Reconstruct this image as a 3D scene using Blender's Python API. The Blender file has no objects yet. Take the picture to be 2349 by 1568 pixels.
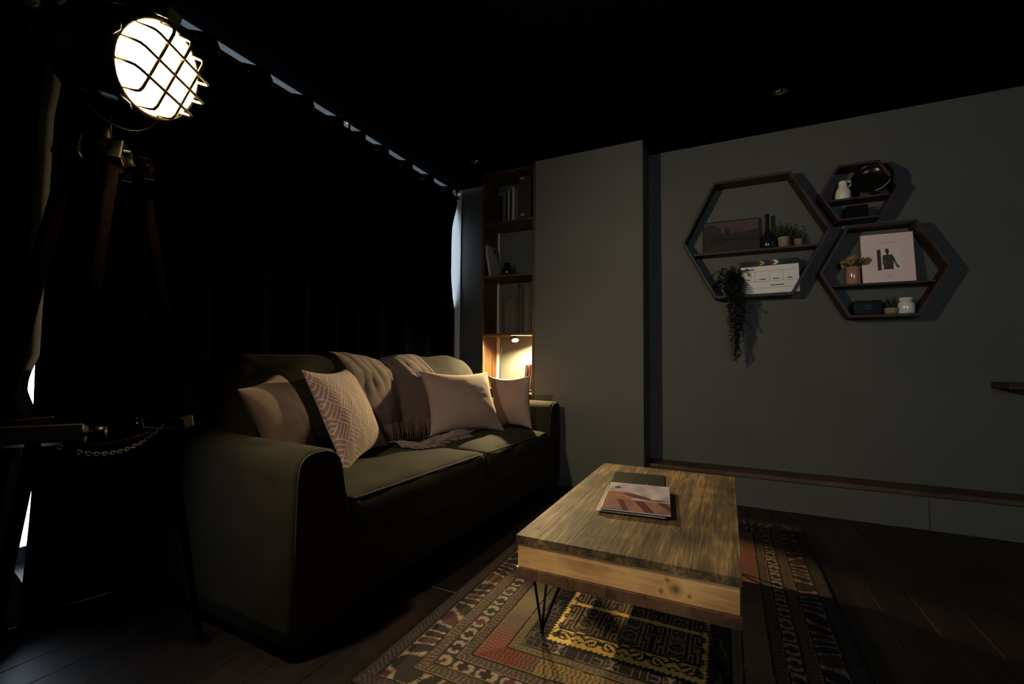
import bpy, bmesh, math, random
import numpy as np
from mathutils import Vector, Matrix, noise
from mathutils.bvhtree import BVHTree
random.seed(7)
R = math.radians
PI = math.pi
C = bpy.context.scene.collection
sc = bpy.context.scene

# ------------------------------------------------------------------ camera
def cam_matrix(yaw, pitch, roll, h):
    y, p, r = R(yaw), R(pitch), R(roll)
    fwd = Vector((-math.sin(y)*math.cos(p), math.cos(y)*math.cos(p), math.sin(p)))
    right = Vector((math.cos(y), math.sin(y), 0))
    up = right.cross(fwd)
    r2 = right*math.cos(r) + up*math.sin(r)
    u2 = up*math.cos(r) - right*math.sin(r)
    m = Matrix((r2, u2, -fwd)).transposed().to_4x4()
    m.translation = (0, 0, h)
    return m
cd = bpy.data.cameras.new('camera'); cam = bpy.data.objects.new('camera', cd); C.objects.link(cam)
cam.matrix_world = cam_matrix(25.7, 2.5, 0.49, 0.92)
cd.sensor_width = 36; cd.lens = 1024/2349*36; cd.clip_start = 0.02
sc.camera = cam
# ------------------------------------------------------------------ daylight outside, exposure
w = bpy.data.worlds.new('sky'); sc.world = w; w.use_nodes = True
w.node_tree.nodes['Background'].inputs[0].default_value = (0.78, 0.87, 1.0, 1)
w.node_tree.nodes['Background'].inputs[1].default_value = 12.0
sc.view_settings.view_transform = 'Standard'; sc.view_settings.look = 'None'
sc.view_settings.gamma = 1; sc.view_settings.use_curve_mapping = False
sc.view_settings.exposure = 0.0
sc.cycles.max_bounces = 8; sc.cycles.diffuse_bounces = 4; sc.cycles.transparent_max_bounces = 16
sc.cycles.sample_clamp_indirect = 3.0
SPOT_BULB = 1480.0      # emission of the studio lamp's bulb
NICHE_BULB = 26000.0      # emission of the reading lamp's bulb

# ------------------------------------------------------------------ materials
def new_mat(name):
    m = bpy.data.materials.new(name); m.use_nodes = True
    nt = m.node_tree; b = nt.nodes['Principled BSDF']
    return m, nt, b
def node(nt, t, **kw):
    n = nt.nodes.new(t)
    for k, v in kw.items(): setattr(n, k, v)
    return n
def add_bump(nt, b, src, strength, dist=0.002):
    bp = node(nt, 'ShaderNodeBump'); bp.inputs['Strength'].default_value = strength; bp.inputs['Distance'].default_value = dist
    nt.links.new(src, bp.inputs['Height']); nt.links.new(bp.outputs[0], b.inputs['Normal'])
def plain(name, col, rough=0.6, metal=0.0, var=0.0, scale=8, bump=0.0, bscale=60, sheen=0.0, spec=0.5, emit=None, estr=0, coat=0.0):
    m, nt, b = new_mat(name)
    b.inputs['Base Color'].default_value = (*col, 1); b.inputs['Roughness'].default_value = rough
    b.inputs['Metallic'].default_value = metal; b.inputs['Specular IOR Level'].default_value = spec
    if coat: b.inputs['Coat Weight'].default_value = coat; b.inputs['Coat Roughness'].default_value = 0.15
    if sheen:
        b.inputs['Sheen Weight'].default_value = sheen; b.inputs['Sheen Roughness'].default_value = 0.45
        b.inputs['Sheen Tint'].default_value = (*[min(1, c*4+0.25) for c in col], 1)
    tc = node(nt, 'ShaderNodeTexCoord')
    n = node(nt, 'ShaderNodeTexNoise'); n.inputs['Scale'].default_value = scale; n.inputs['Detail'].default_value = 4
    nt.links.new(tc.outputs['Object'], n.inputs['Vector'])
    if var:
        mp = node(nt, 'ShaderNodeMapRange'); mp.inputs[1].default_value = 0.3; mp.inputs[2].default_value = 0.7
        mp.inputs[3].default_value = 1-var; mp.inputs[4].default_value = 1+var
        nt.links.new(n.outputs[0], mp.inputs[0])
        mx = node(nt, 'ShaderNodeVectorMath', operation='SCALE'); mx.inputs[0].default_value = col
        nt.links.new(mp.outputs[0], mx.inputs['Scale']); nt.links.new(mx.outputs[0], b.inputs['Base Color'])
    if bump:
        n2 = node(nt, 'ShaderNodeTexNoise'); n2.inputs['Scale'].default_value = bscale; n2.inputs['Detail'].default_value = 3
        nt.links.new(tc.outputs['Object'], n2.inputs['Vector']); add_bump(nt, b, n2.outputs[0], bump)
    if emit:
        b.inputs['Emission Color'].default_value = (*emit, 1); b.inputs['Emission Strength'].default_value = estr
    return m
def painted(name, rough=0.7, bump=0.0, bscale=400, sheen=0.0, spec=0.4):
    """colours come from the pattern laid into the mesh attribute 'Col'"""
    m, nt, b = new_mat(name)
    a = node(nt, 'ShaderNodeAttribute', attribute_name='Col')
    nt.links.new(a.outputs['Color'], b.inputs['Base Color'])
    b.inputs['Roughness'].default_value = rough; b.inputs['Specular IOR Level'].default_value = spec
    if sheen: b.inputs['Sheen Weight'].default_value = sheen
    if bump:
        tc = node(nt, 'ShaderNodeTexCoord'); n2 = node(nt, 'ShaderNodeTexNoise'); n2.inputs['Scale'].default_value = bscale
        nt.links.new(tc.outputs['Object'], n2.inputs['Vector']); add_bump(nt, b, n2.outputs[0], bump)
    return m
def wood(name, dark, mid, light, axis=1, freq=9.0, rough=0.45, bump=0.25, knots=(), offs=0.0, island=0.0, patch=0.35, coat=0.0):
    m, nt, b = new_mat(name); L = nt.links.new
    tc = node(nt, 'ShaderNodeTexCoord'); mp = node(nt, 'ShaderNodeMapping')
    s = [freq]*3; s[axis] = freq*0.055; mp.inputs['Scale'].default_value = s; mp.inputs['Location'].default_value = (offs, offs*0.7, offs*0.3)
    L(tc.outputs['Object'], mp.inputs['Vector'])
    vec = mp.outputs[0]
    geo = node(nt, 'ShaderNodeNewGeometry')
    ad = node(nt, 'ShaderNodeVectorMath', operation='ADD'); sca = node(nt, 'ShaderNodeVectorMath', operation='SCALE'); sca.inputs[0].default_value = (13, 7, 11)
    L(geo.outputs['Random Per Island'], sca.inputs['Scale']); L(vec, ad.inputs[0]); L(sca.outputs[0], ad.inputs[1]); vec = ad.outputs[0]
    kn = None
    for (kx, ky, kz, kr) in knots:
        sub = node(nt, 'ShaderNodeVectorMath', operation='DISTANCE'); sub.inputs[1].default_value = (kx, ky, kz); L(tc.outputs['Object'], sub.inputs[0])
        mr = node(nt, 'ShaderNodeMapRange', interpolation_type='SMOOTHSTEP'); mr.inputs[1].default_value = 0; mr.inputs[2].default_value = kr; mr.inputs[3].default_value = 1; mr.inputs[4].default_value = 0
        L(sub.outputs['Value'], mr.inputs[0])
        if kn is None: kn = mr.outputs[0]
        else:
            mxx = node(nt, 'ShaderNodeMath', operation='MAXIMUM'); L(kn, mxx.inputs[0]); L(mr.outputs[0], mxx.inputs[1]); kn = mxx.outputs[0]
    if kn is not None:
        sk = node(nt, 'ShaderNodeVectorMath', operation='SCALE'); sk.inputs[0].default_value = (2.2, 1.2, 3.0); L(kn, sk.inputs['Scale'])
        a2 = node(nt, 'ShaderNodeVectorMath', operation='ADD'); L(vec, a2.inputs[0]); L(sk.outputs[0], a2.inputs[1]); vec = a2.outputs[0]
    n1 = node(nt, 'ShaderNodeTexNoise'); n1.inputs['Scale'].default_value = 1.0; n1.inputs['Detail'].default_value = 7; n1.inputs['Distortion'].default_value = 0.8
    n1.inputs['Roughness'].default_value = 0.62; L(vec, n1.inputs['Vector'])
    n3 = node(nt, 'ShaderNodeTexNoise'); n3.inputs['Scale'].default_value = 7.0; n3.inputs['Detail'].default_value = 3; L(vec, n3.inputs['Vector'])
    n2 = node(nt, 'ShaderNodeTexNoise'); n2.inputs['Scale'].default_value = 5.0; n2.inputs['Detail'].default_value = 3; L(tc.outputs['Object'], n2.inputs['Vector'])
    mix0 = node(nt, 'ShaderNodeMix'); mix0.inputs[0].default_value = 0.35; L(n1.outputs[0], mix0.inputs[2]); L(n3.outputs[0], mix0.inputs[3])
    mixn = node(nt, 'ShaderNodeMix'); mixn.inputs[0].default_value = patch; L(mix0.outputs[0], mixn.inputs[2]); L(n2.outputs[0], mixn.inputs[3])
    cr = node(nt, 'ShaderNodeValToRGB'); e = cr.color_ramp.elements
    e[0].position = 0.40; e[0].color = (*dark, 1); e[1].position = 0.61; e[1].color = (*light, 1)
    em = cr.color_ramp.elements.new(0.5); em.color = (*mid, 1)
    L(mixn.outputs[0], cr.inputs[0]); col = cr.outputs[0]
    if island:
        mr = node(nt, 'ShaderNodeMapRange'); mr.inputs[3].default_value = 1-island; mr.inputs[4].default_value = 1+island
        L(geo.outputs['Random Per Island'], mr.inputs[0])
        vs = node(nt, 'ShaderNodeVectorMath', operation='SCALE'); L(col, vs.inputs[0]); L(mr.outputs[0], vs.inputs['Scale']); col = vs.outputs[0]
    if kn is not None:
        p2 = node(nt, 'ShaderNodeMath', operation='POWER'); p2.inputs[1].default_value = 2.2; L(kn, p2.inputs[0])
        mk = node(nt, 'ShaderNodeMix', data_type='RGBA'); L(p2.outputs[0], mk.inputs[0]); L(col, mk.inputs[6]); mk.inputs[7].default_value = (dark[0]*0.35, dark[1]*0.35, dark[2]*0.35, 1); col = mk.outputs[2]
    L(col, b.inputs['Base Color']); b.inputs['Roughness'].default_value = rough
    if coat: b.inputs['Coat Weight'].default_value = coat; b.inputs['Coat Roughness'].default_value = 0.25
    add_bump(nt, b, mix0.outputs[0], bump, 0.004)
    return m

M = {}
M['wall'] = plain('dark_grey_paint', (0.082, 0.085, 0.075), 0.72, var=0.06, scale=3, bump=0.06, bscale=120)
M['ceiling'] = plain('black_ceiling_paint', (0.0010, 0.0010, 0.0014), 1.0, spec=0.0, bump=0.05, bscale=90)
M['soffit'] = plain('pale_reveal_paint', (0.085, 0.092, 0.095), 0.8, bump=0.03)
M['daylight_strip'] = plain('white_daylight_strip', (0.78, 0.80, 0.80), 0.8, bump=0.03)  # white put in so the daylight strip reads bright
M['window_frame'] = plain('grey_window_frame', (0.35, 0.36, 0.36), 0.45, var=0.05)
M['floor'] = wood('dark_floor_boards', (0.0035, 0.002, 0.0015), (0.008, 0.0042, 0.0026), (0.017, 0.0085, 0.005), axis=1, freq=7, rough=0.45, bump=0.2, island=0.35)
M['ledge_wood'] = wood('ledge_wood', (0.03, 0.016, 0.010), (0.065, 0.034, 0.021), (0.10, 0.055, 0.034), axis=0, freq=8, rough=0.5)
M['curtain'] = plain('black_curtain_fabric', (0.0013, 0.0014, 0.0024), 1.0, var=0.1, scale=30, bump=0.15, bscale=500, spec=0.0)
M['lining'] = plain('grey_curtain_lining', (0.10, 0.10, 0.105), 0.85, var=0.06, bump=0.1, bscale=300)
M['black_metal'] = plain('black_metal', (0.012, 0.012, 0.012), 0.32, metal=0.8, spec=0.6)
M['blackbody'] = plain('black_lamp_paint', (0.012, 0.012, 0.011), 0.28, spec=0.5, bump=0.02)
M['steel'] = plain('dull_steel', (0.35, 0.33, 0.30), 0.3, metal=1.0)
M['dark_steel'] = plain('tarnished_chain', (0.03, 0.028, 0.025), 0.5, metal=0.6)
M['chrome'] = plain('chrome', (0.75, 0.73, 0.72), 0.12, metal=1.0)
M['brass'] = plain('aged_brass', (0.025, 0.021, 0.015), 0.4, metal=1.0, var=0.15, scale=30)
M['wire'] = plain('cage_wire', (0.16, 0.13, 0.07), 0.35, metal=1.0)
M['reflector'] = plain('reflector', (0.85, 0.8, 0.62), 0.35, metal=0.0)
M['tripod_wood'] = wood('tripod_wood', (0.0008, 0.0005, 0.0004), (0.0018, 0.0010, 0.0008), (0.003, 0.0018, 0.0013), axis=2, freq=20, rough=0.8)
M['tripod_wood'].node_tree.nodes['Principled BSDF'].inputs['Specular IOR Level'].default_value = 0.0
M['sofa'] = plain('olive_velvet', (0.018, 0.0158, 0.0078), 0.9, var=0.28, scale=7, bump=0.12, bscale=220, sheen=0.05, spec=0.12)
M['piping'] = plain('olive_piping', (0.027, 0.025, 0.018), 0.8, sheen=0.1)
M['pink'] = plain('pink_linen', (0.27, 0.185, 0.155), 0.85, var=0.07, scale=12, bump=0.3, bscale=500, sheen=0.2, spec=0.15)
M['pink_warm'] = plain('peach_velvet', (0.105, 0.065, 0.044), 0.8, var=0.15, scale=9, bump=0.2, bscale=500, sheen=0.5, spec=0.2)
M['pattern_fabric'] = painted('parquet_fabric', 0.85, bump=0.2, bscale=500, sheen=0.2)
M['fringe'] = plain('throw_fringe', (0.12, 0.072, 0.062), 0.9, var=0.2, scale=60)
M['rug'] = painted('woven_rug', 0.9, bump=0.5, bscale=700, spec=0.15)
M['print'] = painted('printed_paper', 0.35, spec=0.5)
M['print_matt'] = painted('printed_board', 0.6, spec=0.3)
M['paper'] = plain('page_edges', (0.55, 0.46, 0.40), 0.7, var=0.1, scale=90)
M['black_card'] = plain('black_green_card', (0.004, 0.005, 0.003), 0.6, spec=0.2)
M['hexwood'] = wood('hexagon_wood', (0.012, 0.0055, 0.0045), (0.026, 0.012, 0.009), (0.045, 0.021, 0.016), axis=0, freq=16, rough=0.55)
M['casewood'] = wood('bookcase_wood', (0.022, 0.008, 0.0025), (0.058, 0.024, 0.007), (0.11, 0.049, 0.016), axis=2, freq=11, rough=0.45)
M['white_strip'] = plain('white_conduit', (0.55, 0.48, 0.42), 0.5)
M['cream'] = plain('cream_glaze', (0.74, 0.71, 0.56), 0.35, coat=0.3)
M['white_glass'] = plain('white_glass', (0.75, 0.76, 0.68), 0.08, spec=0.8, coat=1.0)
M['gloss_black'] = plain('gloss_black', (0.006, 0.006, 0.005), 0.22, spec=0.3)
M['navy'] = plain('navy_card', (0.0025, 0.003, 0.006), 0.8, spec=0.1)
M['navy2'] = plain('navy_box_card', (0.006, 0.010, 0.018), 0.6, spec=0.2)
M['terracotta'] = plain('pink_ceramic', (0.42, 0.20, 0.15), 0.15, coat=0.6)
M['pot_sand'] = plain('sand_pot', (0.28, 0.21, 0.13), 0.6, var=0.08)
M['pot_rose'] = plain('rose_pot', (0.25, 0.15, 0.13), 0.6)
M['pot_dark'] = plain('dark_glazed_pot', (0.01, 0.012, 0.018), 0.15, coat=0.5)
M['soil'] = plain('soil', (0.02, 0.013, 0.009), 0.95, bump=0.6, bscale=200)
M['leaf'] = plain('dark_leaf', (0.009, 0.018, 0.012), 0.5, var=0.4, scale=25)
M['leaf2'] = plain('grey_green_leaf', (0.03, 0.045, 0.025), 0.6, var=0.3, scale=25)
M['petal'] = plain('ochre_petal', (0.42, 0.31, 0.12), 0.7, var=0.3, scale=40)
M['petal2'] = plain('mauve_petal', (0.26, 0.18, 0.17), 0.7, var=0.3, scale=40)
M['white'] = plain('white_board', (0.84, 0.81, 0.75), 0.5)
M['ink'] = plain('black_ink', (0.02, 0.018, 0.016), 0.6)
M['board_black'] = plain('clapper_black', (0.010, 0.011, 0.012), 0.4)
M['yellow'] = plain('yellow_mark', (0.45, 0.36, 0.07), 0.5)
M['red'] = plain('red_mark', (0.20, 0.02, 0.03), 0.5)
M['darkgreen'] = plain('green_mark', (0.02, 0.035, 0.03), 0.5)
M['spine_white'] = plain('white_spine', (0.40, 0.34, 0.33), 0.6, var=0.1, scale=30)
M['spine_dark'] = plain('dark_spine', (0.02, 0.018, 0.017), 0.5)
M['spine_green'] = plain('green_spine', (0.07, 0.085, 0.05), 0.5)
M['spine_brown'] = plain('brown_spine', (0.10, 0.065, 0.05), 0.5)
M['spine_red'] = plain('red_spine', (0.50, 0.28, 0.24), 0.5)
M['bulb'] = plain('studio_bulb', (1, 0.95, 0.8), 0.4, emit=(1.0, 0.83, 0.59), estr=SPOT_BULB)
M['bulb2'] = plain('reading_bulb', (1, 0.9, 0.7), 0.4, emit=(1.0, 0.76, 0.38), estr=NICHE_BULB)
M['dull_lens'] = plain('dull_lens', (0.35, 0.33, 0.34), 0.1, spec=0.9, coat=1.0)
def glass_mat():
    m, nt, b = new_mat('window_glass'); nt.nodes.remove(b)
    t = node(nt, 'ShaderNodeBsdfTransparent'); t.inputs[0].default_value = (0.92, 0.96, 0.97, 1)
    g = node(nt, 'ShaderNodeBsdfGlossy'); g.inputs['Roughness'].default_value = 0.02
    fr = node(nt, 'ShaderNodeFresnel'); mx = node(nt, 'ShaderNodeMixShader')
    nt.links.new(fr.outputs[0], mx.inputs[0]); nt.links.new(t.outputs[0], mx.inputs[1]); nt.links.new(g.outputs[0], mx.inputs[2])
    nt.links.new(mx.outputs[0], nt.nodes['Material Output'].inputs[0]); return m
M['glass'] = glass_mat()
def throw_mat():
    m, nt, b = new_mat('waffle_knit'); L = nt.links.new
    a = node(nt, 'ShaderNodeTexCoord'); mp = node(nt, 'ShaderNodeMapping'); mp.inputs['Scale'].default_value = (1, 1, 1)
    L(a.outputs['UV'], mp.inputs['Vector'])
    ws = []
    for ax in ('X', 'Y'):
        wv = node(nt, 'ShaderNodeTexWave', bands_direction=ax); wv.inputs['Scale'].default_value = 26; wv.inputs['Distortion'].default_value = 0.6
        L(mp.outputs[0], wv.inputs['Vector']); ws.append(wv)
    mu = node(nt, 'ShaderNodeMath', operation='MULTIPLY'); L(ws[0].outputs['Fac'], mu.inputs[0]); L(ws[1].outputs['Fac'], mu.inputs[1])
    mx = node(nt, 'ShaderNodeMix', data_type='RGBA'); L(mu.outputs[0], mx.inputs[0])
    mx.inputs[6].default_value = (0.11, 0.062, 0.052, 1); mx.inputs[7].default_value = (0.22, 0.135, 0.105, 1)
    L(mx.outputs[2], b.inputs['Base Color']); b.inputs['Roughness'].default_value = 0.9; b.inputs['Sheen Weight'].default_value = 0.2
    add_bump(nt, b, mu.outputs[0], 0.6, 0.004); return m
M['throw'] = throw_mat()

# ------------------------------------------------------------------ mesh helpers
def link_mesh(name, bm, mat, parent=None, smooth=False, loc=None, fix=True):
    if fix: bmesh.ops.recalc_face_normals(bm, faces=bm.faces)
    me = bpy.data.meshes.new(name); bm.to_mesh(me); bm.free()
    for m in (mat if isinstance(mat, (list, tuple)) else [mat]): me.materials.append(m)
    if smooth:
        me.polygons.foreach_set('use_smooth', [True]*len(me.polygons))
    o = bpy.data.objects.new(name, me); C.objects.link(o)
    if parent is not None: o.parent = parent
    if loc is not None: o.location = loc
    return o
def smooth_by_angle(o, ang=40):
    me = o.data; me.polygons.foreach_set('use_smooth', [True]*len(me.polygons))
    bm = bmesh.new(); bm.from_mesh(me)
    for e in bm.edges:
        e.smooth = not (len(e.link_faces) == 2 and e.calc_face_angle(0) > R(ang))
    bm.to_mesh(me); bm.free(); return o
def tag(o, label=None, cat=None, group=None, kind=None):
    if label: o['label'] = label
    if cat: o['category'] = cat
    if group: o['group'] = group
    if kind: o['kind'] = kind
    return o
def thing(name, label, cat, loc=(0, 0, 0), rz=0.0, group=None):
    o = bpy.data.objects.new(name, None); C.objects.link(o); o.empty_display_size = 0.1
    o.location = loc; o.rotation_euler = (0, 0, rz); return tag(o, label, cat, group)
def box(bm, x0, x1, y0, y1, z0, z1, mi=0, bev=0.0, seg=2):
    vs = [bm.verts.new((x, y, z)) for z in (z0, z1) for y in (y0, y1) for x in (x0, x1)]
    fs = [(0, 2, 3, 1), (4, 5, 7, 6), (0, 1, 5, 4), (2, 6, 7, 3), (0, 4, 6, 2), (1, 3, 7, 5)]
    F = [bm.faces.new([vs[i] for i in f]) for f in fs]
    for f in F: f.material_index = mi
    if bev:
        es = list({e for f in F for e in f.edges})
        r = bmesh.ops.bevel(bm, geom=es, offset=bev, segments=seg, profile=0.5, affect='EDGES')
        for f in r['faces']: f.material_index = mi
    return vs
def mbox(name, x0, x1, y0, y1, z0, z1, mat, parent=None, bev=0.0):
    bm = bmesh.new(); box(bm, x0, x1, y0, y1, z0, z1, bev=bev); return link_mesh(name, bm, mat, parent)
def tube(bm, pts, r, n=8, cap=True, mi=0, closed=False):
    pts = [Vector(p) for p in pts]; rings = []; N = len(pts)
    rs = r if isinstance(r, (list, tuple)) else [r]*N
    prev = None
    for i, p in enumerate(pts):
        if closed: t = pts[(i+1) % N] - pts[i-1]
        else: t = (pts[min(i+1, N-1)] - pts[max(i-1, 0)])
        t.normalize()
        if prev is None:
            a = Vector((0, 0, 1)) if abs(t.z) < 0.9 else Vector((1, 0, 0)); u = t.cross(a).normalized()
        else:
            u = (prev - t*prev.dot(t)).normalized()
        prev = u; v = t.cross(u)
        rings.append([bm.verts.new(p + (u*math.cos(2*PI*k/n) + v*math.sin(2*PI*k/n))*rs[i]) for k in range(n)])
    rng = range(N) if closed else range(N-1)
    for i in rng:
        A, B = rings[i], rings[(i+1) % N]
        for k in range(n):
            f = bm.faces.new((A[k], A[(k+1) % n], B[(k+1) % n], B[k])); f.material_index = mi; f.smooth = True
    if cap and not closed:
        bm.faces.new(list(reversed(rings[0]))).material_index = mi; bm.faces.new(rings[-1]).material_index = mi
def lathe(bm, prof, origin=(0, 0, 0), axis=(0, 0, 1), n=32, mi=0, cap=False):
    """prof: list of (distance along axis, radius)"""
    o = Vector(origin); ax = Vector(axis).normalized()
    a = Vector((0, 0, 1)) if abs(ax.z) < 0.9 else Vector((1, 0, 0)); u = ax.cross(a).normalized(); v = ax.cross(u)
    rings = []
    for (k, r) in prof:
        if r < 1e-6: rings.append([bm.verts.new(o + ax*k)])
        else: rings.append([bm.verts.new(o + ax*k + (u*math.cos(2*PI*j/n) + v*math.sin(2*PI*j/n))*r) for j in range(n)])
    for A, B in zip(rings[:-1], rings[1:]):
        for j in range(n):
            j2 = (j+1) % n
            if len(A) == 1 and len(B) == 1: continue
            if len(A) == 1: f = bm.faces.new((A[0], B[j2], B[j]))
            elif len(B) == 1: f = bm.faces.new((A[j], A[j2], B[0]))
            else: f = bm.faces.new((A[j], A[j2], B[j2], B[j]))
            f.material_index = mi; f.smooth = True
def grid_obj(name, P, mat, parent=None, col=None, loc=None, uv=False, thick=0.0, smooth=True):
    """P: (n,m,3) numpy points, col: (n,m,3) colours"""
    n, m, _ = P.shape
    idx = np.arange(n*m).reshape(n, m)
    F = np.stack([idx[:-1, :-1], idx[1:, :-1], idx[1:, 1:], idx[:-1, 1:]], -1).reshape(-1, 4)
    V = P.reshape(-1, 3)
    me = bpy.data.meshes.new(name); me.from_pydata(V.tolist(), [], F.tolist()); me.update()
    me.materials.append(mat)
    if smooth: me.polygons.foreach_set('use_smooth', [True]*len(me.polygons))
    if col is not None:
        ca = me.color_attributes.new('Col', 'FLOAT_COLOR', 'POINT')
        c4 = np.concatenate([col.reshape(-1, 3), np.ones((n*m, 1))], 1).astype(np.float32)
        ca.data.foreach_set('color', c4.ravel())
    if uv:
        ul = me.uv_layers.new(name='UVMap')
        uu, vv = np.meshgrid(np.linspace(0, 1, n), np.linspace(0, 1, m), indexing='ij')
        UVp = np.stack([uu, vv], -1).reshape(-1, 2)[F.reshape(-1)]
        if uv is not True: UVp = UVp*np.array(uv)
        ul.data.foreach_set('uv', UVp.astype(np.float32).ravel())
    o = bpy.data.objects.new(name, me); C.objects.link(o)
    if parent is not None: o.parent = parent
    if loc is not None: o.location = loc
    if thick:
        s = o.modifiers.new('thickness', 'SOLIDIFY'); s.thickness = thick; s.offset = -1
    return o
def fbm(p, s, seed=0.0):
    return noise.fractal(Vector((p[0]*s+seed, p[1]*s-seed*0.7, p[2]*s+seed*1.3)), 1.0, 2.0, 3)
def structure(o): o['kind'] = 'structure'; return o

# ================================================================== THE ROOM
ZC = 2.50; XW = -2.36; YB = 3.46; XR = 2.3; YF = -1.3
XP0, XP1, YP = -1.345, -0.52, 3.19
# floor of boards
bm = bmesh.new(); bw = 0.135; x = XW-0.1
i = 0
while x < XR:
    y = YF - random.random()*1.2
    while y < YB+0.1:
        l = 1.1+random.random()*0.9
        y1 = min(y+l, YB+0.1); y0 = max(y, YF-0.05)
        if y1 > y0+0.02: box(bm, x+0.0008, x+bw-0.0008, y0+0.0008, y1-0.0008, -0.03, 0.0, bev=0.0012, seg=1)
        y += l
    x += bw
box(bm, XW-0.1, XR+0.1, YF-0.05, YB+0.1, -0.06, -0.031)
structure(link_mesh('floor', bm, M['floor']))
structure(mbox('ceiling', XW+0.096, XR+0.1, YF-0.1, YB+0.1, ZC, ZC+0.08, M['ceiling']))
structure(mbox('wall_back', XW-0.35, XR+0.1, YB, YB+0.12, -0.05, ZC+0.05, M['wall']))
structure(mbox('wall_right', XR, XR+0.1, YF, YB, -0.05, ZC, M['wall']))
FX0, FX1, FZ0, FZ1 = 0.45, 1.45, 1.20, 1.95
bm = bmesh.new()
box(bm, XW-0.35, FX0, YF-0.1, YF, -0.05, ZC+0.05); box(bm, FX1, XR+0.1, YF-0.1, YF, -0.05, ZC+0.05)
box(bm, FX0, FX1, YF-0.1, YF, -0.05, FZ0); box(bm, FX0, FX1, YF-0.1, YF, FZ1, ZC+0.05)
structure(link_mesh('wall_front', bm, M['wall']))
w2 = structure(thing('fill_window', None, None))  # unseen window, added behind the camera to let in cool fill light
bm = bmesh.new()
for (x0, x1, z0, z1) in ((FX0, FX1, FZ0, FZ0+0.05), (FX0, FX1, FZ1-0.05, FZ1), (FX0, FX0+0.05, FZ0+0.05, FZ1-0.05), (FX1-0.05, FX1, FZ0+0.05, FZ1-0.05), ((FX0+FX1)/2-0.025, (FX0+FX1)/2+0.025, FZ0+0.05, FZ1-0.05)): box(bm, x0, x1, YF-0.08, YF-0.03, z0, z1)
link_mesh('window_frame', bm, M['window_frame'], w2)
for (x0, x1) in ((FX0+0.05, (FX0+FX1)/2-0.025), ((FX0+FX1)/2+0.025, FX1-0.05)): mbox('pane', x0, x1, YF-0.058, YF-0.052, FZ0+0.05, FZ1-0.05, M['glass'], w2)
structure(mbox('wall_pillar', XP0, XP1, YP, YB, 0.0, ZC, M['wall'], bev=0.004))
# window wall: parapet, pier, opening up to a pale soffit
WY0, WY1, WXO = 0.42, 3.455, XW-0.30
bm = bmesh.new()
box(bm, WXO, XW, YF, WY0, -0.05, ZC)
box(bm, WXO, XW, WY0, WY1, -0.05, 0.09)
box(bm, WXO, XW, WY1, YB, -0.05, ZC)
structure(link_mesh('wall_left', bm, M['wall']))
structure(mbox('trim_1', WXO, XW+0.096, YF, YB, ZC, ZC+0.03, M['soffit']))
structure(mbox('trim_6', WXO+0.08, -2.195, YB-0.006, YB-0.0005, 0.10, ZC-0.03, M['daylight_strip']))  # white strip added on the wall to brighten the daylight at the curtain's end
# frame of the window with its panes
wn = structure(thing('window_1', None, None)); 
bm = bmesh.new(); fx0, fx1 = WXO+0.02, WXO+0.07
for yy in np.linspace(WY0, WY1, 5):
    box(bm, fx0, fx1, max(WY0, yy-0.03), min(WY1, yy+0.03), 0.09, ZC, bev=0.003)
for zz in (0.12, 2.47): box(bm, fx0, fx1, WY0, WY1, zz-0.03, zz+0.03, bev=0.003)
f = link_mesh('window_frame', bm, M['window_frame'], wn)
ys = np.linspace(WY0, WY1, 5)
for a, b_ in zip(ys[:-1], ys[1:]): mbox('pane', fx0+0.02, fx0+0.026, a+0.028, b_-0.028, 0.148, 2.442, M['glass'], wn)
# boxed-in ledge along the back wall
structure(mbox('trim_2', XP1+0.001, XR, 3.285, YB, 0.0, 0.188, M['wall'], bev=0.002))
lg = structure(mbox('trim_3', XP1+0.001, XR, 3.272, YB, 0.1885, 0.215, M['ledge_wood'], bev=0.003))
sm = structure(mbox('trim_4', 1.005, 1.009, 3.2835, 3.2855, 0.0, 0.186, M['ink']))
# pale conduit up the back corner of the alcove
structure(mbox('trim_5', -1.803, -1.785, 3.44, YB, 0.6, 2.40, M['white_strip']))

# ================================================================== CURTAINS AND POLE
XPOLE, ZPOLE = -2.222, 2.422
backs = [0.78, 1.10, 1.345, 1.64, 1.905, 2.12, 2.30, 2.56, 2.84, 3.12, 3.40]
def phase(y, bk):
    if y <= bk[0]: return (y-bk[0])/0.28
    for k in range(len(bk)-1):
        if y <= bk[k+1]: return k + (y-bk[k])/(bk[k+1]-bk[k])
    return len(bk)-1 + (y-bk[-1])/0.28
def lerp_tab(t, tab):
    if t <= tab[0][0]: return tab[0][1]
    for (a, va), (b, vb) in zip(tab[:-1], tab[1:]):
        if t <= b: return va + (vb-va)*(t-a)/(b-a)
    return tab[-1][1]
LEFT_EDGE = [(0.0, 0.690), (0.18, 0.702), (0.36, 0.711), (0.546, 0.716), (0.70, 0.707), (0.93, 0.704), (1.59, 0.716), (1.86, 0.721), (2.5, 0.723)]
RIGHT_EDGE = [(0.0, 3.453), (1.40, 3.453), (1.50, 3.436), (1.68, 3.416), (1.90, 3.406), (2.15, 3.420), (2.34, 3.453), (2.5, 3.453)]
LINING = [(0.0, 0.700), (0.14, 0.696), (0.18, 0.672), (0.36, 0.652), (0.546, 0.672), (0.60, 0.715), (0.69, 0.712), (0.74, 0.702), (0.80, 0.680), (0.85, 0.682), (0.93, 0.706), (1.20, 0.708), (1.30, 0.708), (1.36, 0.7095), (1.42, 0.710), (1.55, 0.709), (1.80, 0.710), (1.90, 0.7215), (2.5, 0.727)]
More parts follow.
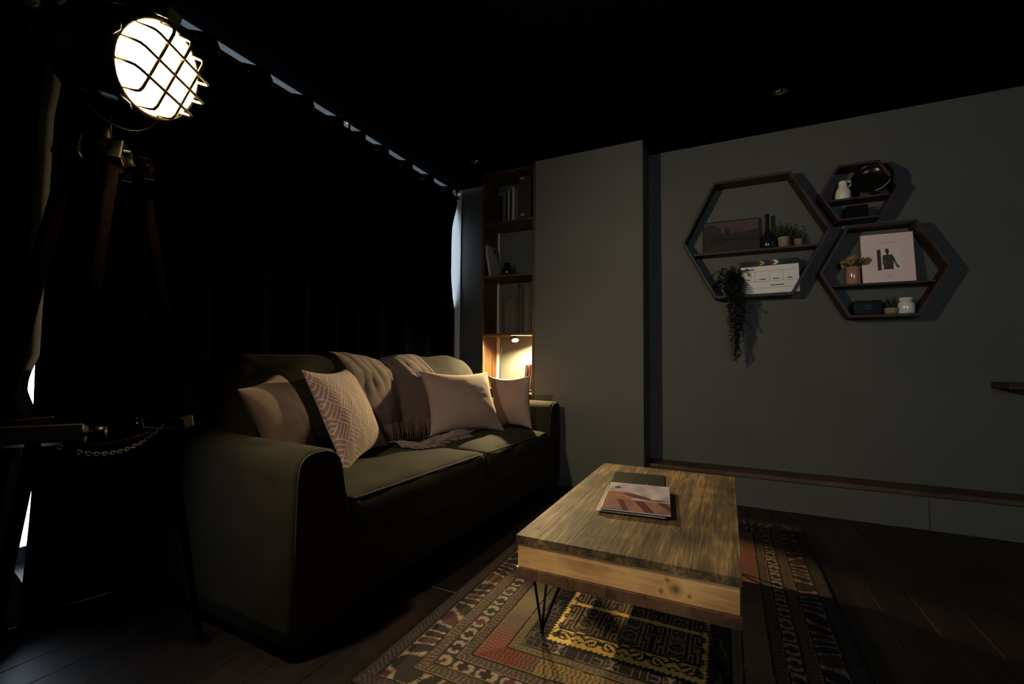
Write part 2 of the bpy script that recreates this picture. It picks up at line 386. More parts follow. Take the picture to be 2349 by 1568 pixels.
def curtain(name, y0f, y1f, bk, label, ny, ztop=2.447, xoff=0.0, amp0=0.050):
    nz = 60; P = np.zeros((ny, nz, 3))
    for j in range(nz):
        z = 0.0008 + (ztop-0.0008)*(j/(nz-1))
        a, b = y0f(z), y1f(z)
        low = 1-z/ztop
        for i in range(ny):
            y = a + (b-a)*i/(ny-1)
            ph = phase(y + 0.03*low*math.sin(y*3.1), bk)
            A = amp0*(1 - 0.25*low) + 0.012*low*math.sin(y*5+1)
            xx = XPOLE + xoff - A*math.cos(2*PI*ph) + 0.008*low*math.sin(11*y + 3*z)
            if xx < XW+0.012: xx = XW+0.012
            P[i, j] = (xx, y, z)
    root = thing(name, label, 'curtain', (XPOLE, (P[0, 0, 1]+P[-1, 0, 1])/2, 0), 0, None)
    o = Vector(root.location); P = P - np.array(o)
    grid_obj('fabric', P, M['curtain'], root, thick=0.0025)
    return root
cR = curtain('curtain', lambda z: lerp_tab(z, LEFT_EDGE), lambda z: lerp_tab(z, RIGHT_EDGE), backs,
             'wide black eyelet curtain drawn across the window behind the sofa', 420)
cL = curtain('curtain', lambda z: YF+0.25, lambda z: lerp_tab(z, LINING)-0.03, [-0.9, -0.6, -0.3, 0.0, 0.25, 0.5, 0.75],
             'narrow black curtain at the left edge with a grey lining showing', 200)
# grey lining turned out along the left curtain's edge
nz = 80; P = np.zeros((7, nz, 3))
for j in range(nz):
    z = 0.0008 + (2.447-0.0008)*j/(nz-1); e = lerp_tab(z, LINING)
    for i in range(7):
        t = i/6; P[i, j] = (XPOLE + 0.012 + 0.014*math.sin(PI*t), e - 0.044 + 0.044*t, z)
grid_obj('lining', P - np.array(cL.location), M['lining'], cL, thick=0.002)
pole = thing('curtain_pole', 'black curtain pole running just under the ceiling above the curtains', 'curtain pole', (XPOLE, 1.0, ZPOLE))
bm = bmesh.new(); tube(bm, [(0, -2.1, 0), (0, 2.45, 0)], 0.0125, 14); link_mesh('rod', bm, M['black_metal'], pole)
for yy in (-1.6, 1.12, 2.42):
    bm = bmesh.new(); tube(bm, [(0.0, yy, 0.0), (0, yy, ZC-ZPOLE)], 0.007, 8); lathe(bm, [(0.054, 0), (0.054, 0.022), (ZC-ZPOLE, 0.022), (ZC-ZPOLE, 0)], (0, yy, 0)); link_mesh('bracket', bm, M['black_metal'], pole)
def eyelets(root, bk, y0, y1):
    first = None
    for k in range(len(bk)-1):
        for fr in (0.25, 0.75):
            y = bk[k] + (bk[k+1]-bk[k])*fr
            if not (y0 < y < y1): continue
            if first is None:
                bm = bmesh.new(); n = 22
                tube(bm, [(0.021*math.cos(2*PI*q/n), 0, 0.021*math.sin(2*PI*q/n)) for q in range(n)], 0.0042, 8, closed=True)
                first = link_mesh('eyelet', bm, M['steel'], root); e = first
            else:
                e = first.copy(); C.objects.link(e); e.parent = root
            e.location = Vector((XPOLE, y, ZPOLE)) - root.location
            e.rotation_euler = (0, 0, R(38 if fr == 0.25 else -38))
eyelets(cR, backs, 0.75, 3.4)
eyelets(cL, [-0.9, -0.6, -0.3, 0.0, 0.25, 0.5, 0.75], -1.0, 0.66)

# ================================================================== DOWNLIGHTS
def downlight(x, y, label):
    t = thing('downlight', label, 'ceiling light', (x, y, ZC), 0, 'unlit ceiling downlights')
    bm = bmesh.new(); lathe(bm, [(0, 0.030), (-0.004, 0.046), (-0.0065, 0.044), (-0.007, 0.038), (-0.003, 0.031), (-0.0005, 0.030)], n=40); link_mesh('trim_ring', bm, M['blackbody'], t)
    bm = bmesh.new(); lathe(bm, [(-0.001, 0.0295), (-0.006, 0.026), (-0.012, 0.016), (-0.014, 0)], n=32); link_mesh('lamp_lens', bm, M['chrome'], t)
    return t
downlight(0.298, 2.95, 'small unlit chrome downlight in the black ceiling above the hexagon shelves')
downlight(-1.773, 2.998, 'small unlit downlight in the black ceiling beside the bookcase top')

# ================================================================== RUG
def rug():
    Wd, Ln = 1.34, 2.03; X0, Y0 = -0.975, 0.99
    st = 0.0031
    na, nb = int(Wd/st)+1, int(Ln/st)+1
    a, b = np.meshgrid(np.linspace(0, Wd, na), np.linspace(0, Ln, nb), indexing='ij')
    rs = np.random.default_rng(3)
    def sn(seed, scale, sh=(a, b)):
        r = np.random.default_rng(seed); out = 0
        for k in range(5):
            th = r.uniform(0, PI*2); f = scale*(0.6+r.uniform(0, 1.4)); out = out + np.sin(sh[0]*f*math.cos(th)+sh[1]*f*math.sin(th)+r.uniform(0, 6))
        return out/5
    aw = a + 0.0025*sn(1, 30); bw_ = b + 0.0025*sn(2, 30)
    dl, dr, dn, df = aw, Wd-aw, bw_, Ln-bw_
    e = np.minimum(np.minimum(dl, dr), np.minimum(dn, df))
    side = np.minimum(dl, dr) <= np.minimum(dn, df)
    t = np.where(side, bw_, aw)
    dark = np.array([0.020, 0.016, 0.014]); brown = np.array([0.075, 0.048, 0.032]); cream = np.array([0.31, 0.23, 0.155])
    yellow = np.array([0.74, 0.48, 0.12]); red = np.array([0.15, 0.038, 0.022]); olive = np.array([0.17, 0.13, 0.055]); tan = np.array([0.27, 0.17, 0.09])
    col = np.ones((na, nb, 3))*brown*0.7
    def put(mask, c): col[mask] = (c if getattr(c, 'ndim', 1) == 1 else c[mask])
    def band(lo, hi): return (e >= lo) & (e < hi)
    # outer edge with fine ticks
    m = band(0, 0.05); put(m, dark*1.6); put(m & (np.abs(((t+e*0.8) % 0.018)-0.009) < 0.0016) & (e > 0.012) & (e < 0.04), brown*1.5)
    # jagged flame band
    m = band(0.05, 0.12); put(m, cream*0.85)
    u = (e-0.05)/0.07
    ph = t + 0.022*np.sin(t*23) + (u-0.5)*0.030*np.sin(t*17+1.0)
    w_ = 0.30 + 0.16*np.sin(u*PI) + 0.10*np.sign(np.sin(u*60))*0.5
    put(m & (np.abs((ph/0.052) % 1-0.5) < w_), dark*1.1)
    put(m & ((np.abs((ph/0.052) % 1-0.5) < w_) & (((ph/0.052).astype(int) % 3) == 1)), np.array([0.06, 0.026, 0.02]))
    # diagonal tick bands
    for lo, hi, cc in ((0.12, 0.165, brown*0.85), (0.21, 0.25, brown*0.8), (0.33, 0.365, olive*0.6)):
        m = band(lo, hi); put(m, cc); s = (e-lo)/(hi-lo); q = t/0.05; k = np.floor(q) % 2
        sl = np.where(k == 0, s, 1-s)
        put(m & (np.abs(((q % 1)*3.0 + sl*0.7) % 1-0.5) < 0.075) & (s > 0.16) & (s < 0.84), cream*0.62)
    # crosses and hourglasses
    m = band(0.165, 0.21); put(m, cream*0.8); s = (e-0.1875)/0.0225; q = (t/0.078); f = (q % 1-0.5)*0.078
    cr = (np.abs(f+0.018) < 0.019*(1-0.55*(np.abs(s) > 0.38))) & (np.abs(s) < 0.86) & ~((np.abs(f+0.018) > 0.010) & (np.abs(s) > 0.42))
    hg = (np.abs(f-0.024) < 0.004+0.009*np.abs(s)) & (np.abs(s) < 0.85)
    put(m & cr, dark*1.2); put(m & cr & ((np.floor(q) % 3) == 2), np.array([0.07, 0.03, 0.022])); put(m & hg, dark*1.6)
    # chevrons on colour blocks
    m = band(0.25, 0.33); s = (e-0.25)/0.08
    blk = np.sin(t*5.4+0.6)
    k1 = np.clip((blk-0.1)/0.4, 0, 1)[..., None]; k2 = np.clip((blk+0.6)/0.4, 0, 1)[..., None]
    base = red*k1 + (1-k1)*(brown*1.3*k2 + olive*0.9*(1-k2))
    near = (~side) & (dn < df)
    base = np.where((near & (blk < 0.1))[..., None], np.array([0.22, 0.14, 0.05]), base)
    put(m, base)
    chev = ((t + np.abs(((s*2) % 1)-0.5)*0.016)/0.0145) % 1
    put(m & (chev < 0.24) & (s > 0.06) & (s < 0.94), np.where(near[..., None], dark*1.3, cream*0.55))
    # black band of squares and line marks
    m = band(0.365, 0.42); put(m, dark*0.8); s = (e-0.365)/0.055; q = t/0.042; k = np.floor(q) % 4; f = q % 1
    ln = ((np.abs(f-0.04) < 0.035)) | ((k == 1) & (np.abs(f-0.5) < 0.04) & (s > .15) & (s < .85)) | ((k == 2) & ((np.abs(s-0.3) < 0.05) | (np.abs(s-0.7) < 0.05)) & (f > .2) & (f < .8)) | ((k == 2) & (np.abs(f-0.8) < .05) & (s > .3) & (s < .7)) | ((k == 3) & (np.abs(s-0.5) < 0.05))
    put(m & ln & (s > 0.08) & (s < 0.92), cream*0.42)
    put(m & (k == 3) & (np.abs(f-0.5) < np.abs(s-0.5)*0.8) & near, cream*0.75)
    # rules between the bands
    for v in (0.05, 0.12, 0.165, 0.21, 0.25, 0.33, 0.365, 0.42):
        put(np.abs(e-v) < 0.0028, dark*0.6); put(np.abs(e-v-0.0042) < 0.0011, tan*0.7)
    # field with saw-tooth edge
    fld = e > 0.42; put(fld, yellow)
    saw = e < 0.424 + 0.009*np.abs(((t/0.017) % 1)-0.5)*2
    put(fld & saw, dark)
    put(fld & (np.abs(e-0.452) < 0.0045) & side, tan*0.9) ; 
    # hexagon rosettes down the side of the field
    q = (t/0.062) % 1-0.5; s = (e-0.452)/0.016
    hexm = side & (np.abs(q*0.062) + np.abs((e-0.450))*0.6 < 0.019) & (np.abs(e-0.450) < 0.015) & (e > 0.43)
    put(fld & hexm, dark*2.2); put(fld & hexm & (np.abs(q) < 0.05), tan)
    art = """
..##..#..####..#..##..
.####.#.##..##.#.####.
##..#.#.#.##.#.#.#..##
#.#.#.#.#.##.#.#.#.#.#
#.#.#.#.##..##.#.#.#.#
#.#.#.#..####..#.#.#.#
#.#.#.#..#..#..#.#.#.#
###.#.#........#.#.###
###.#.##......##.#.###
....#.#.######.#.#....
###.#.#.#....#.#.#.###
#.#.#.#..#..#..#.#.#.#
#.#.#.#...##...#.#.#.#
#...#.#..####..#.#...#
#...#.#.##..##.#.#...#
#.###.#.#.##.#.#.###.#
#.###.#.##..##.#.###.#
#.#...#..####..#...#.#
#.#...#........#...#.#
#.#.#.#.#....#.#.#.#.#
#.#.#.#.##..##.#.#.#.#
#.#.#.##.####.##.#.#.#
#.#.#..##.##.##..#.#.#
###.###.##..##.###.###
#########....#########
........######........
.#####...####...#####.
##...##.##..##.##...##
##.#..###....###..#.##
##.##..#......#..##.##
.#..##....##....##..#.
.##..##.##..##.##..##.
..####...#..#...####..
""".strip().split('\n')
    A = np.array([[1 if ch == '#' else 0 for ch in r] for r in art])
    cell = 0.0068; cw = A.shape[1]*cell
    u = (a-0.67)/cw + 0.5; ku = np.floor(u); fu = (u-ku)*A.shape[1]
    for (vb, flip) in ((0.448, 1), (0.69, -1), (0.98, 1), (1.22, -1)):
        r_ = (b-vb)/cell + (ku % 2)*0.0
        rr = np.floor(r_).astype(int); ok = (rr >= 0) & (rr < A.shape[0]) & (np.abs(ku) <= 1) & fld & (e > 0.445)
        ri = np.clip(rr, 0, A.shape[0]-1); ri = (A.shape[0]-1-ri) if flip == 1 else ri
        v = A[ri, np.clip(fu.astype(int), 0, A.shape[1]-1)]
        c_ = fu.astype(int); inner = ok & (c_ > 6) & (c_ < 15) & (v == 0) & (ri < 24)
        put(inner, cream*0.7); put(ok & (v == 1), dark*1.1)
        put(ok & (v == 0) & (c_ <= 6) & (ri < 24), tan*0.9); put(ok & (v == 0) & (c_ >= 15) & (ri < 24), tan*0.9)
    col *= (1 + 0.10*rs.standard_normal((na, nb))[..., None]) * (1+0.10*sn(9, 12))[..., None]
    col = np.clip(col, 0.002, 1)
    z = 0.008 + 0.0008*sn(5, 40) + 0.0015*sn(6, 7)
    P = np.stack([a - Wd/2, b - Ln/2, z], -1)
    o = grid_obj('rug', P, M['rug'], None, col, (X0+Wd/2, Y0+Ln/2, 0), thick=0.0075)
    tag(o, 'patterned wool rug in black, red and ochre beneath the coffee table', 'rug')
rug()

# ================================================================== COFFEE TABLE
TX0, TX1, TY0, TY1 = -0.597, 0.026, 1.29, 2.40
tb = thing('coffee_table', 'low rustic wooden coffee table on thin hairpin legs', 'table', ((TX0+TX1)/2, (TY0+TY1)/2, 0))
hx, hy = (TX1-TX0)/2, (TY1-TY0)/2
M['table_top'] = wood('table_top_wood', (0.026, 0.016, 0.007), (0.10, 0.062, 0.028), (0.28, 0.18, 0.085), axis=1, freq=22, rough=0.68, bump=0.5, island=0.05, patch=0.28, coat=0.0,
                      knots=((-0.27, -0.48, 0.38, 0.012), (-0.24, -0.36, 0.38, 0.010), (-0.1, -0.49, 0.38, 0.016), (0.12, -0.30, 0.38, 0.02), (0.02, 0.2, 0.38, 0.02)))
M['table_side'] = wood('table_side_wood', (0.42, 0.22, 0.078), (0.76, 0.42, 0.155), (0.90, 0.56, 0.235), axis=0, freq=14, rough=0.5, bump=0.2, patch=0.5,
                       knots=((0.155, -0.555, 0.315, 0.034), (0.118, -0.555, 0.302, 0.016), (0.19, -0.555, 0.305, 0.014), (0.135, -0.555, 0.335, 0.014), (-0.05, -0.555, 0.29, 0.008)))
M['table_base'] = wood('table_base_wood', (0.05, 0.022, 0.010), (0.12, 0.058, 0.028), (0.20, 0.10, 0.05), axis=1, freq=16, rough=0.5, bump=0.4, island=0.12)
def planks(name, cuts, z0, z1, mat, ox=0.0, bv=0.0012):
    bm = bmesh.new()
    for a, b in zip(cuts[:-1], cuts[1:]):
        box(bm, -hx-ox+(2*(hx+ox))*a+0.0001, -hx-ox+(2*(hx+ox))*b-0.0001, -hy-ox, hy+ox, z0, z1, bev=bv, seg=2)
    return link_mesh(name, bm, mat, tb)
planks('tabletop', (0, 0.115, 0.27, 0.45, 0.625, 0.81, 1.0), 0.3555, 0.380, M['table_top'], 0.003)
planks('base_board', (0, 0.115, 0.27, 0.45, 0.625, 0.81, 1.0), 0.250, 0.2825, M['table_base'], 0.003)
bm = bmesh.new(); box(bm, -hx+0.002, hx-0.002, -hy+0.002, -hy+0.03, 0.283, 0.355, bev=0.002); link_mesh('front_panel', bm, M['table_side'], tb)
bm = bmesh.new(); box(bm, -hx+0.002, hx-0.002, hy-0.03, hy-0.002, 0.283, 0.355, bev=0.002); link_mesh('back_panel', bm, M['table_side'], tb)
for s in (-1, 1):
    bm = bmesh.new(); box(bm, min(s*(hx-0.002), s*(hx-0.03)), max(s*(hx-0.002), s*(hx-0.03)), -hy+0.0305, hy-0.0305, 0.283, 0.355, bev=0.002); link_mesh('side_panel', bm, M['table_side'], tb)
for sx in (-1, 1):
    for sy in (-1, 1):
        bm = bmesh.new()
        fx, fy = sx*(hx-0.025), sy*(hy-0.150)
        tops = [(sx*(hx-0.03), sy*(hy-0.06)), (sx*(hx-0.03), sy*(hy-0.20)), (sx*(hx-0.12), sy*(hy-0.12))]
        for k, (tx_, ty_) in enumerate(tops):
            f2 = Vector((fx, fy, 0.016)); tp = Vector((tx_, ty_, 0.247)); d = (f2-tp).normalized()
            tube(bm, [tp, f2 + Vector(((tx_-fx)*0.04, (ty_-fy)*0.04, 0.01)), f2], 0.0045, 8)
        lathe(bm, [(-0.004, 0.0), (-0.004, 0.007), (0.003, 0.0075), (0.006, 0)], (fx, fy, 0.013), n=12)
        box(bm, min(sx*(hx-0.02), sx*(hx-0.14)), max(sx*(hx-0.02), sx*(hx-0.14)), min(sy*(hy-0.05), sy*(hy-0.21)), max(sy*(hy-0.05), sy*(hy-0.21)), 0.2445, 0.2498)
        link_mesh('leg', bm, M['black_metal'], tb)

M['table_top'].node_tree.nodes['Principled BSDF'].inputs['Specular IOR Level'].default_value = 0.3
# things on the table -------------------------------------------------
def cover_grid(w_, l_, colf, na=140, nb=180):
    a, b = np.meshgrid(np.linspace(0, 1, na), np.linspace(0, 1, nb), indexing='ij')
    return a, b, colf(a, b), np.stack([(a-0.5)*w_, (b-0.5)*l_, np.zeros_like(a)], -1)
def waves(a, b, seed, f, n=6):
    r = np.random.default_rng(seed); o = 0
    for k in range(n):
        th = r.uniform(0, 2*PI); ff = f*r.uniform(0.6, 1.8); o = o + np.sin(a*ff*math.cos(th)+b*ff*math.sin(th)+r.uniform(0, 6))
    return o/n
def mag_cover(a, b):
    sky = np.array([0.42, 0.36, 0.42])*(1+0.5*waves(a, b, 4, 14)[..., None]) + np.array([0.03, 0.03, 0.05])*waves(a, b, 8, 9)[..., None]
    c = sky.copy()
    ground = b < 0.40 + 0.03*np.sin(a*9)
    c[ground] = np.array([0.25, 0.12, 0.095]) * (1+0.3*waves(a, b, 5, 18)[ground])[..., None]
    for (x0, sl, w_) in ((0.24, -0.35, 0.045), (0.52, -0.55, 0.07), (0.86, -0.75, 0.07)):
        m = (b < 0.34) & (np.abs(a - (x0 + (0.34-b)*(-sl)*1.0) + 0.0) < w_); c[m] = np.array([0.09, 0.028, 0.022])
    rock = (((a-0.22)/0.30)**2 + ((b-0.50)/0.13)**2 < 1) & (b > 0.36)
    c[rock] = np.array([0.30, 0.13, 0.075])*(1+0.5*waves(a, b*3, 6, 20)[rock])[..., None]
    rk2 = ((((a-0.48)*0.9+(b-0.50)*1.6)/0.13)**2 + ((b-0.49)/0.10)**2 < 1); c[rk2] = np.array([0.10, 0.045, 0.04])
    c[(np.abs(b-0.365) < 0.012) & (a > 0.40)] = np.array([0.55, 0.42, 0.42])
    c[((a-0.82)/0.09)**2 + ((b-0.40)/0.028)**2 < 1] = np.array([0.10, 0.05, 0.04])
    c[((a-0.14)/0.055)**2 + ((b-0.80)/0.045)**2 < 1] = np.array([0.05, 0.05, 0.05])
    return np.clip(c, 0.01, 0.9)
RB = R(7.0)
nb_ = thing('notebook', 'dark green-black ring notebook under the picture magazine on the coffee table', 'notebook', (-0.352, 1.96, 0.3805), RB)
bm = bmesh.new(); box(bm, -0.115, 0.115, -0.31, 0.285, 0.0, 0.003, bev=0.001); link_mesh('cover', bm, M['black_card'], nb_)
bm = bmesh.new(); box(bm, -0.112, 0.112, -0.30, 0.05, 0.0032, 0.006); link_mesh('pages', bm, M['paper'], nb_)
for xx in (-0.055, 0.045):
    bm = bmesh.new(); n = 14
    tube(bm, [(xx, 0.062+0.008*math.cos(2*PI*k/n), 0.008+0.008*math.sin(2*PI*k/n)) for k in range(n)], 0.0013, 6, closed=True); link_mesh('ring', bm, M['chrome'], nb_)
mg = thing('magazine', 'magazine with a pink desert photograph on its cover, topmost of the pile', 'magazine', (-0.318, 1.803, 0.397), RB)
bm = bmesh.new(); box(bm, -0.118, 0.118, -0.180, 0.180, -0.004, 0.0012, bev=0.0006); link_mesh('pages', bm, M['paper'], mg)
a, b, c, P = cover_grid(0.238, 0.362, mag_cover)
P[..., 2] = 0.0024 + 0.004*np.exp(-((a-0.02)/0.08)**2)*0
grid_obj('cover', P, M['print'], mg, c, thick=0.0008)
for k, (z0, dx, dy, rr, lb) in enumerate(((0.3873, -0.333, 1.795, 6.0, 'lowest magazine of the pile on the coffee table, cover hidden'), (0.3905, -0.322, 1.799, 8.0, 'middle magazine of the pile, pale page edges showing'))):
    m2 = thing('magazine', lb, 'magazine', (dx, dy, z0), R(rr))
    bm = bmesh.new(); box(bm, -0.117, 0.117, -0.181, 0.181, 0.0002, 0.0016); link_mesh('pages', bm, M['paper'], m2)
    bm = bmesh.new(); box(bm, -0.119, 0.119, -0.183, 0.182, 0.0016, 0.0022); link_mesh('cover', bm, M['spine_white'] if k == 0 else M['black_card'], m2)

# ================================================================== SOFA
SO = Vector((-1.19, 0.955, 0)); SR = R(-2.1); SL = 2.18
sofa = thing('sofa', 'two-seat olive green velvet sofa in front of the black curtains', 'sofa', SO, SR)
def S(v): return (Matrix.Rotation(SR, 3, 'Z') @ Vector(v)) + SO     # local -> world
SMW = Matrix.Translation(SO) @ Matrix.Rotation(SR, 4, 'Z')
def rcushion(cx, cy, cz, hx_, hy_, hz_, r, crown=0.0, crown_b=0.0, front=0.0, n=(20, 26, 10), seed=0, wob=0.004, lean=0.0):
    """rounded, crowned cushion in sofa coordinates -> bmesh"""
    def par(k): return [math.sin(PI/2*(-1+2*i/k)) for i in range(k+1)]
    xs, ys_, zs = par(n[0]), par(n[1]), par(n[2])
    bm = bmesh.new(); cache = {}
    def vt(p):
        key = (round(p[0], 5), round(p[1], 5), round(p[2], 5))
        if key in cache: return cache[key]
        q = Vector((p[0]*hx_, p[1]*hy_, p[2]*hz_))
        inn = Vector((max(-hx_+r, min(hx_-r, q.x)), max(-hy_+r, min(hy_-r, q.y)), max(-hz_+r, min(hz_-r, q.z))))
        d = q-inn
        if d.length > 1e-7: q = inn + d.normalized()*r
        ux, uy, uz = q.x/hx_, q.y/hy_, q.z/hz_
        fx, fy, fz = (1-ux*ux), (1-uy**4), (1-uz*uz)
        q.z += (crown if uz > 0 else -crown_b)*max(0, 1-ux**4)*fy*abs(uz)
        q.x += front*fz*fy*(ux if ux > 0 else ux*0.4)
        w_ = fbm(q, 4.0, seed)*wob*2; q.z += w_*abs(uz); q.x += w_*abs(ux)
        q.x += -lean*(q.z/hz_)
        v = bm.verts.new((cx+q.x, cy+q.y, cz+q.z)); cache[key] = v; return v
    def face(fn, A, B):
        for i in range(len(A)-1):
            for j in range(len(B)-1):
                vs = [vt(fn(A[i], B[j])), vt(fn(A[i+1], B[j])), vt(fn(A[i+1], B[j+1])), vt(fn(A[i], B[j+1]))]
                if len(set(vs)) == 4:
                    try: bm.faces.new(vs)
                    except ValueError: pass
    for s in (-1, 1):
        face(lambda a, b: (a, b, s), xs, ys_); face(lambda a, b: (a, s, b), xs, zs); face(lambda a, b: (s, a, b), ys_, zs)
    return bm
def sofa_part(name, bm, mat=None, parent=None): return link_mesh(name, bm, mat or M['sofa'], parent or sofa, smooth=True)
# base box
bm = rcushion(-0.42, SL/2, 0.155, 0.395, SL/2-0.06, 0.095, 0.02, n=(10, 16, 6), wob=0.001); sofa_part('base', bm)
# arms: outer side upright, top rounded, inner side sloping out to the seat
def arm(yo, s):
    bm = bmesh.new()
    prof = [(0.004, 0.045), (0.0, 0.10), (0.0, 0.35), (0.002, 0.55), (0.010, 0.600), (0.028, 0.622), (0.06, 0.632), (0.11, 0.632), (0.145, 0.622), (0.168, 0.602), (0.182, 0.57), (0.196, 0.50), (0.212, 0.43), (0.235, 0.34), (0.245, 0.25), (0.245, 0.10), (0.24, 0.045)]
    xs_ = [0.0, -0.006, -0.02, -0.12, -0.3, -0.5, -0.7, -0.84, -0.885, -0.9]
    ins = [0.012, 0.003, 0.0, 0, 0, 0, 0, 0.0, 0.004, 0.014]
    rings = []
    for x_, d in zip(xs_, ins):
        rg = []
        for (u, z) in prof:
            cu, cz_ = 0.12, 0.33
            uu = cu + (u-cu)*(1-d/0.12); zz = cz_ + (z-cz_)*(1-d/0.3)
            drop = 0.0
            if z > 0.5: drop = 0.012*(-x_/0.9)
            ww = fbm((x_, uu, zz), 5, 3)*0.004
            rg.append(bm.verts.new((x_, yo + s*(uu+ww), zz+drop)))
        rings.append(rg)
    for A, B in zip(rings[:-1], rings[1:]):
        for k in range(len(prof)-1): bm.faces.new((A[k], A[k+1], B[k+1], B[k]))
        bm.faces.new((A[-1], A[0], B[0], B[-1]))
    bm.faces.new(rings[0]); bm.faces.new(list(reversed(rings[-1])))
    o = sofa_part('arm', bm); o.data.polygons[-1].use_smooth = False; o.data.polygons[-2].use_smooth = False
    bm = bmesh.new()
    tube(bm, [(0.001, yo+s*(0.12+(u-0.12)*0.925), 0.33+(z-0.33)*0.97) for (u, z) in prof[1:-1]], 0.0026, 6)
    link_mesh('piping', bm, M['piping'], o)
arm(0.0, 1); arm(SL, -1)
# back frame
bm = rcushion(-0.83, SL/2, 0.43, 0.07, SL/2-0.03, 0.385, 0.05, n=(10, 24, 12), wob=0.003); sofa_part('back_frame', bm)
seats = []
JO = 1.13
for (a_, b_) in ((0.225, JO-0.002), (JO+0.002, SL-0.225)):
    bm = rcushion(-0.345, (a_+b_)/2, 0.345, 0.345, (b_-a_)/2, 0.095, 0.035, crown=0.028, crown_b=0, front=0.022, n=(26, 34, 12), seed=a_*9, wob=0.004)
    seats.append(bm.copy()); o = sofa_part('seat_cushion', bm)
    y0, y1 = a_+0.012, b_-0.012
    for zz, nm in ((0.432, 1), (0.262, 0)):
        bm = bmesh.new(); pts = []
        for k in range(25):
            t = k/24; y = y0+(y1-y0)*t; cyn = (y-(a_+b_)/2)/((b_-a_)/2)
            pts.append((-0.010 + 0.010*(1-cyn**4) - 0.02*max(0, abs(cyn)-0.9)*10*0.4, y, zz + 0.004*(1-cyn**4)))
        tube(bm, pts, 0.0038, 6); link_mesh('piping', bm, M['piping'], o)
backs_bm = []
for k, (a_, b_) in enumerate(((0.13, 1.085), (1.095, SL-0.20))):
    bm = rcushion(-0.690, (a_+b_)/2, 0.690, 0.115, (b_-a_)/2, 0.232, 0.10, crown=0.026, crown_b=0, front=0.05, n=(20, 36, 24), seed=5+k*3, wob=0.007, lean=0.055)
    backs_bm.append(bm.copy()); sofa_part('back_cushion', bm)
for (vx, uy) in ((-0.05, 0.07), (-0.05, SL-0.07), (-0.83, 0.07), (-0.83, SL-0.07)):
    bm = bmesh.new(); lathe(bm, [(0, 0), (0, 0.018), (0.062, 0.026), (0.062, 0)], (vx, uy, 0), n=20); link_mesh('foot', bm, M['casewood'], sofa)

# ---- throw draped over the middle of the back
def bvh_of(lst):
    V, F = [], []
    for bm in lst:
        bm.verts.index_update(); o = len(V)
        V += [v.co.copy() for v in bm.verts]; F += [[v.index+o for v in f.verts] for f in bm.faces]
    return BVHTree.FromPolygons(V, F)
BV = bvh_of(backs_bm+seats)
def drape(y, t):
    """t 0..1 : from behind the back cushions, over the top, down the front, onto the seat"""
    if t < 0.12: o, d = Vector((-1.3, y, 0.80+t)), Vector((1, 0, 0))
    elif t < 0.30:
        k = (t-0.12)/0.18; ang = PI - k*PI*0.72
        c0 = Vector((-0.745, y, 0.84)); o = c0 + Vector((math.cos(ang), 0, math.sin(ang)))*0.5; d = (c0-o).normalized()
    elif t < 0.82:
        k = (t-0.30)/0.52; z = 0.855 - k*0.345
        o, d = Vector((0.3, y, z)), Vector((-1, 0, 0))
    else:
        k = (t-0.82)/0.18; o, d = Vector((-0.50+k*0.30, y, 1.5)), Vector((0, 0, -1))
    h, nrm, idx, dist = BV.ray_cast(o, d)
    if h is not None and t < 0.30 and (h.x > -0.60 or h.z < 0.80): h = None
    return h, d
def throw_sheet(f0, f1, n, m, t0, t1, off):
    P = np.zeros((n, m, 3))
    for j in range(m):
        t = t0+(t1-t0)*j/(m-1)
        for i in range(n):
            s = i/(n-1); y = f0(t)+(f1(t)-f0(t))*s
            h, d = drape(y, t)
            P[i, j] = (h - d*off) if h is not None else (np.nan,)*3
    for j in range(m):      # where the ray slips between the cushions, span the gap
        bad = np.isnan(P[:, j, 0]); ok = ~bad; ii = np.arange(n)
        for k in range(3): P[bad, j, k] = np.interp(ii[bad], ii[ok], P[ok, j, k])
    K = 9; pad = lambda A: np.pad(A, ((K, K), (0, 0)), mode='edge')
    for k in (0, 2):        # cloth bridges the valley instead of sinking into it
        A = P[..., k] if k == 2 else P[..., k]
        mx_ = np.max([pad(A)[q:q+n] for q in range(2*K+1)], 0); cl = np.min([pad(mx_)[q:q+n] for q in range(2*K+1)], 0)
        P[..., k] = A*0.35 + cl*0.65
    for it in range(4):
        P[1:-1] = (P[:-2]+2*P[1:-1]+P[2:])/4; P[:, 1:-1] = (P[:, :-2]+2*P[:, 1:-1]+P[:, 2:])/4
    for it in range(7):     # relax the cloth
        Q = P.copy(); Q[1:-1, 1:-1] = (P[:-2, 1:-1]+P[2:, 1:-1]+P[1:-1, :-2]+P[1:-1, 2:])/4
        # keep hanging taut over the valley but never under the cushions
        P[..., 0] = np.maximum(Q[..., 0], P[..., 0]-0.0); P[..., 2] = np.maximum(Q[..., 2], P[..., 2]-0.001); P[..., 1] = Q[..., 1]
    for i in range(n):
        for j in range(m):
            p = P[i, j]; f = 0.004*math.sin(p[1]*42+p[2]*6+2*fbm(p, 3))+0.004*fbm(p, 9, 2)
            P[i, j, 0] += abs(f)+0.002; P[i, j, 2] += 0.5*abs(f)
    return P
thr = thing('throw_blanket', 'waffle-knit brown-pink throw with a fringe hung over the sofa back', 'throw', SO, SR)
f0 = lambda t: 0.66 + 0.22*t; f1 = lambda t: 1.30 + 0.34*t
P = throw_sheet(f0, f1, 90, 110, 0.02, 0.735, 0.010)
grid_obj('blanket', P, M['throw'], thr, uv=(4.2, 6.0), thick=0.005)
bm = bmesh.new()
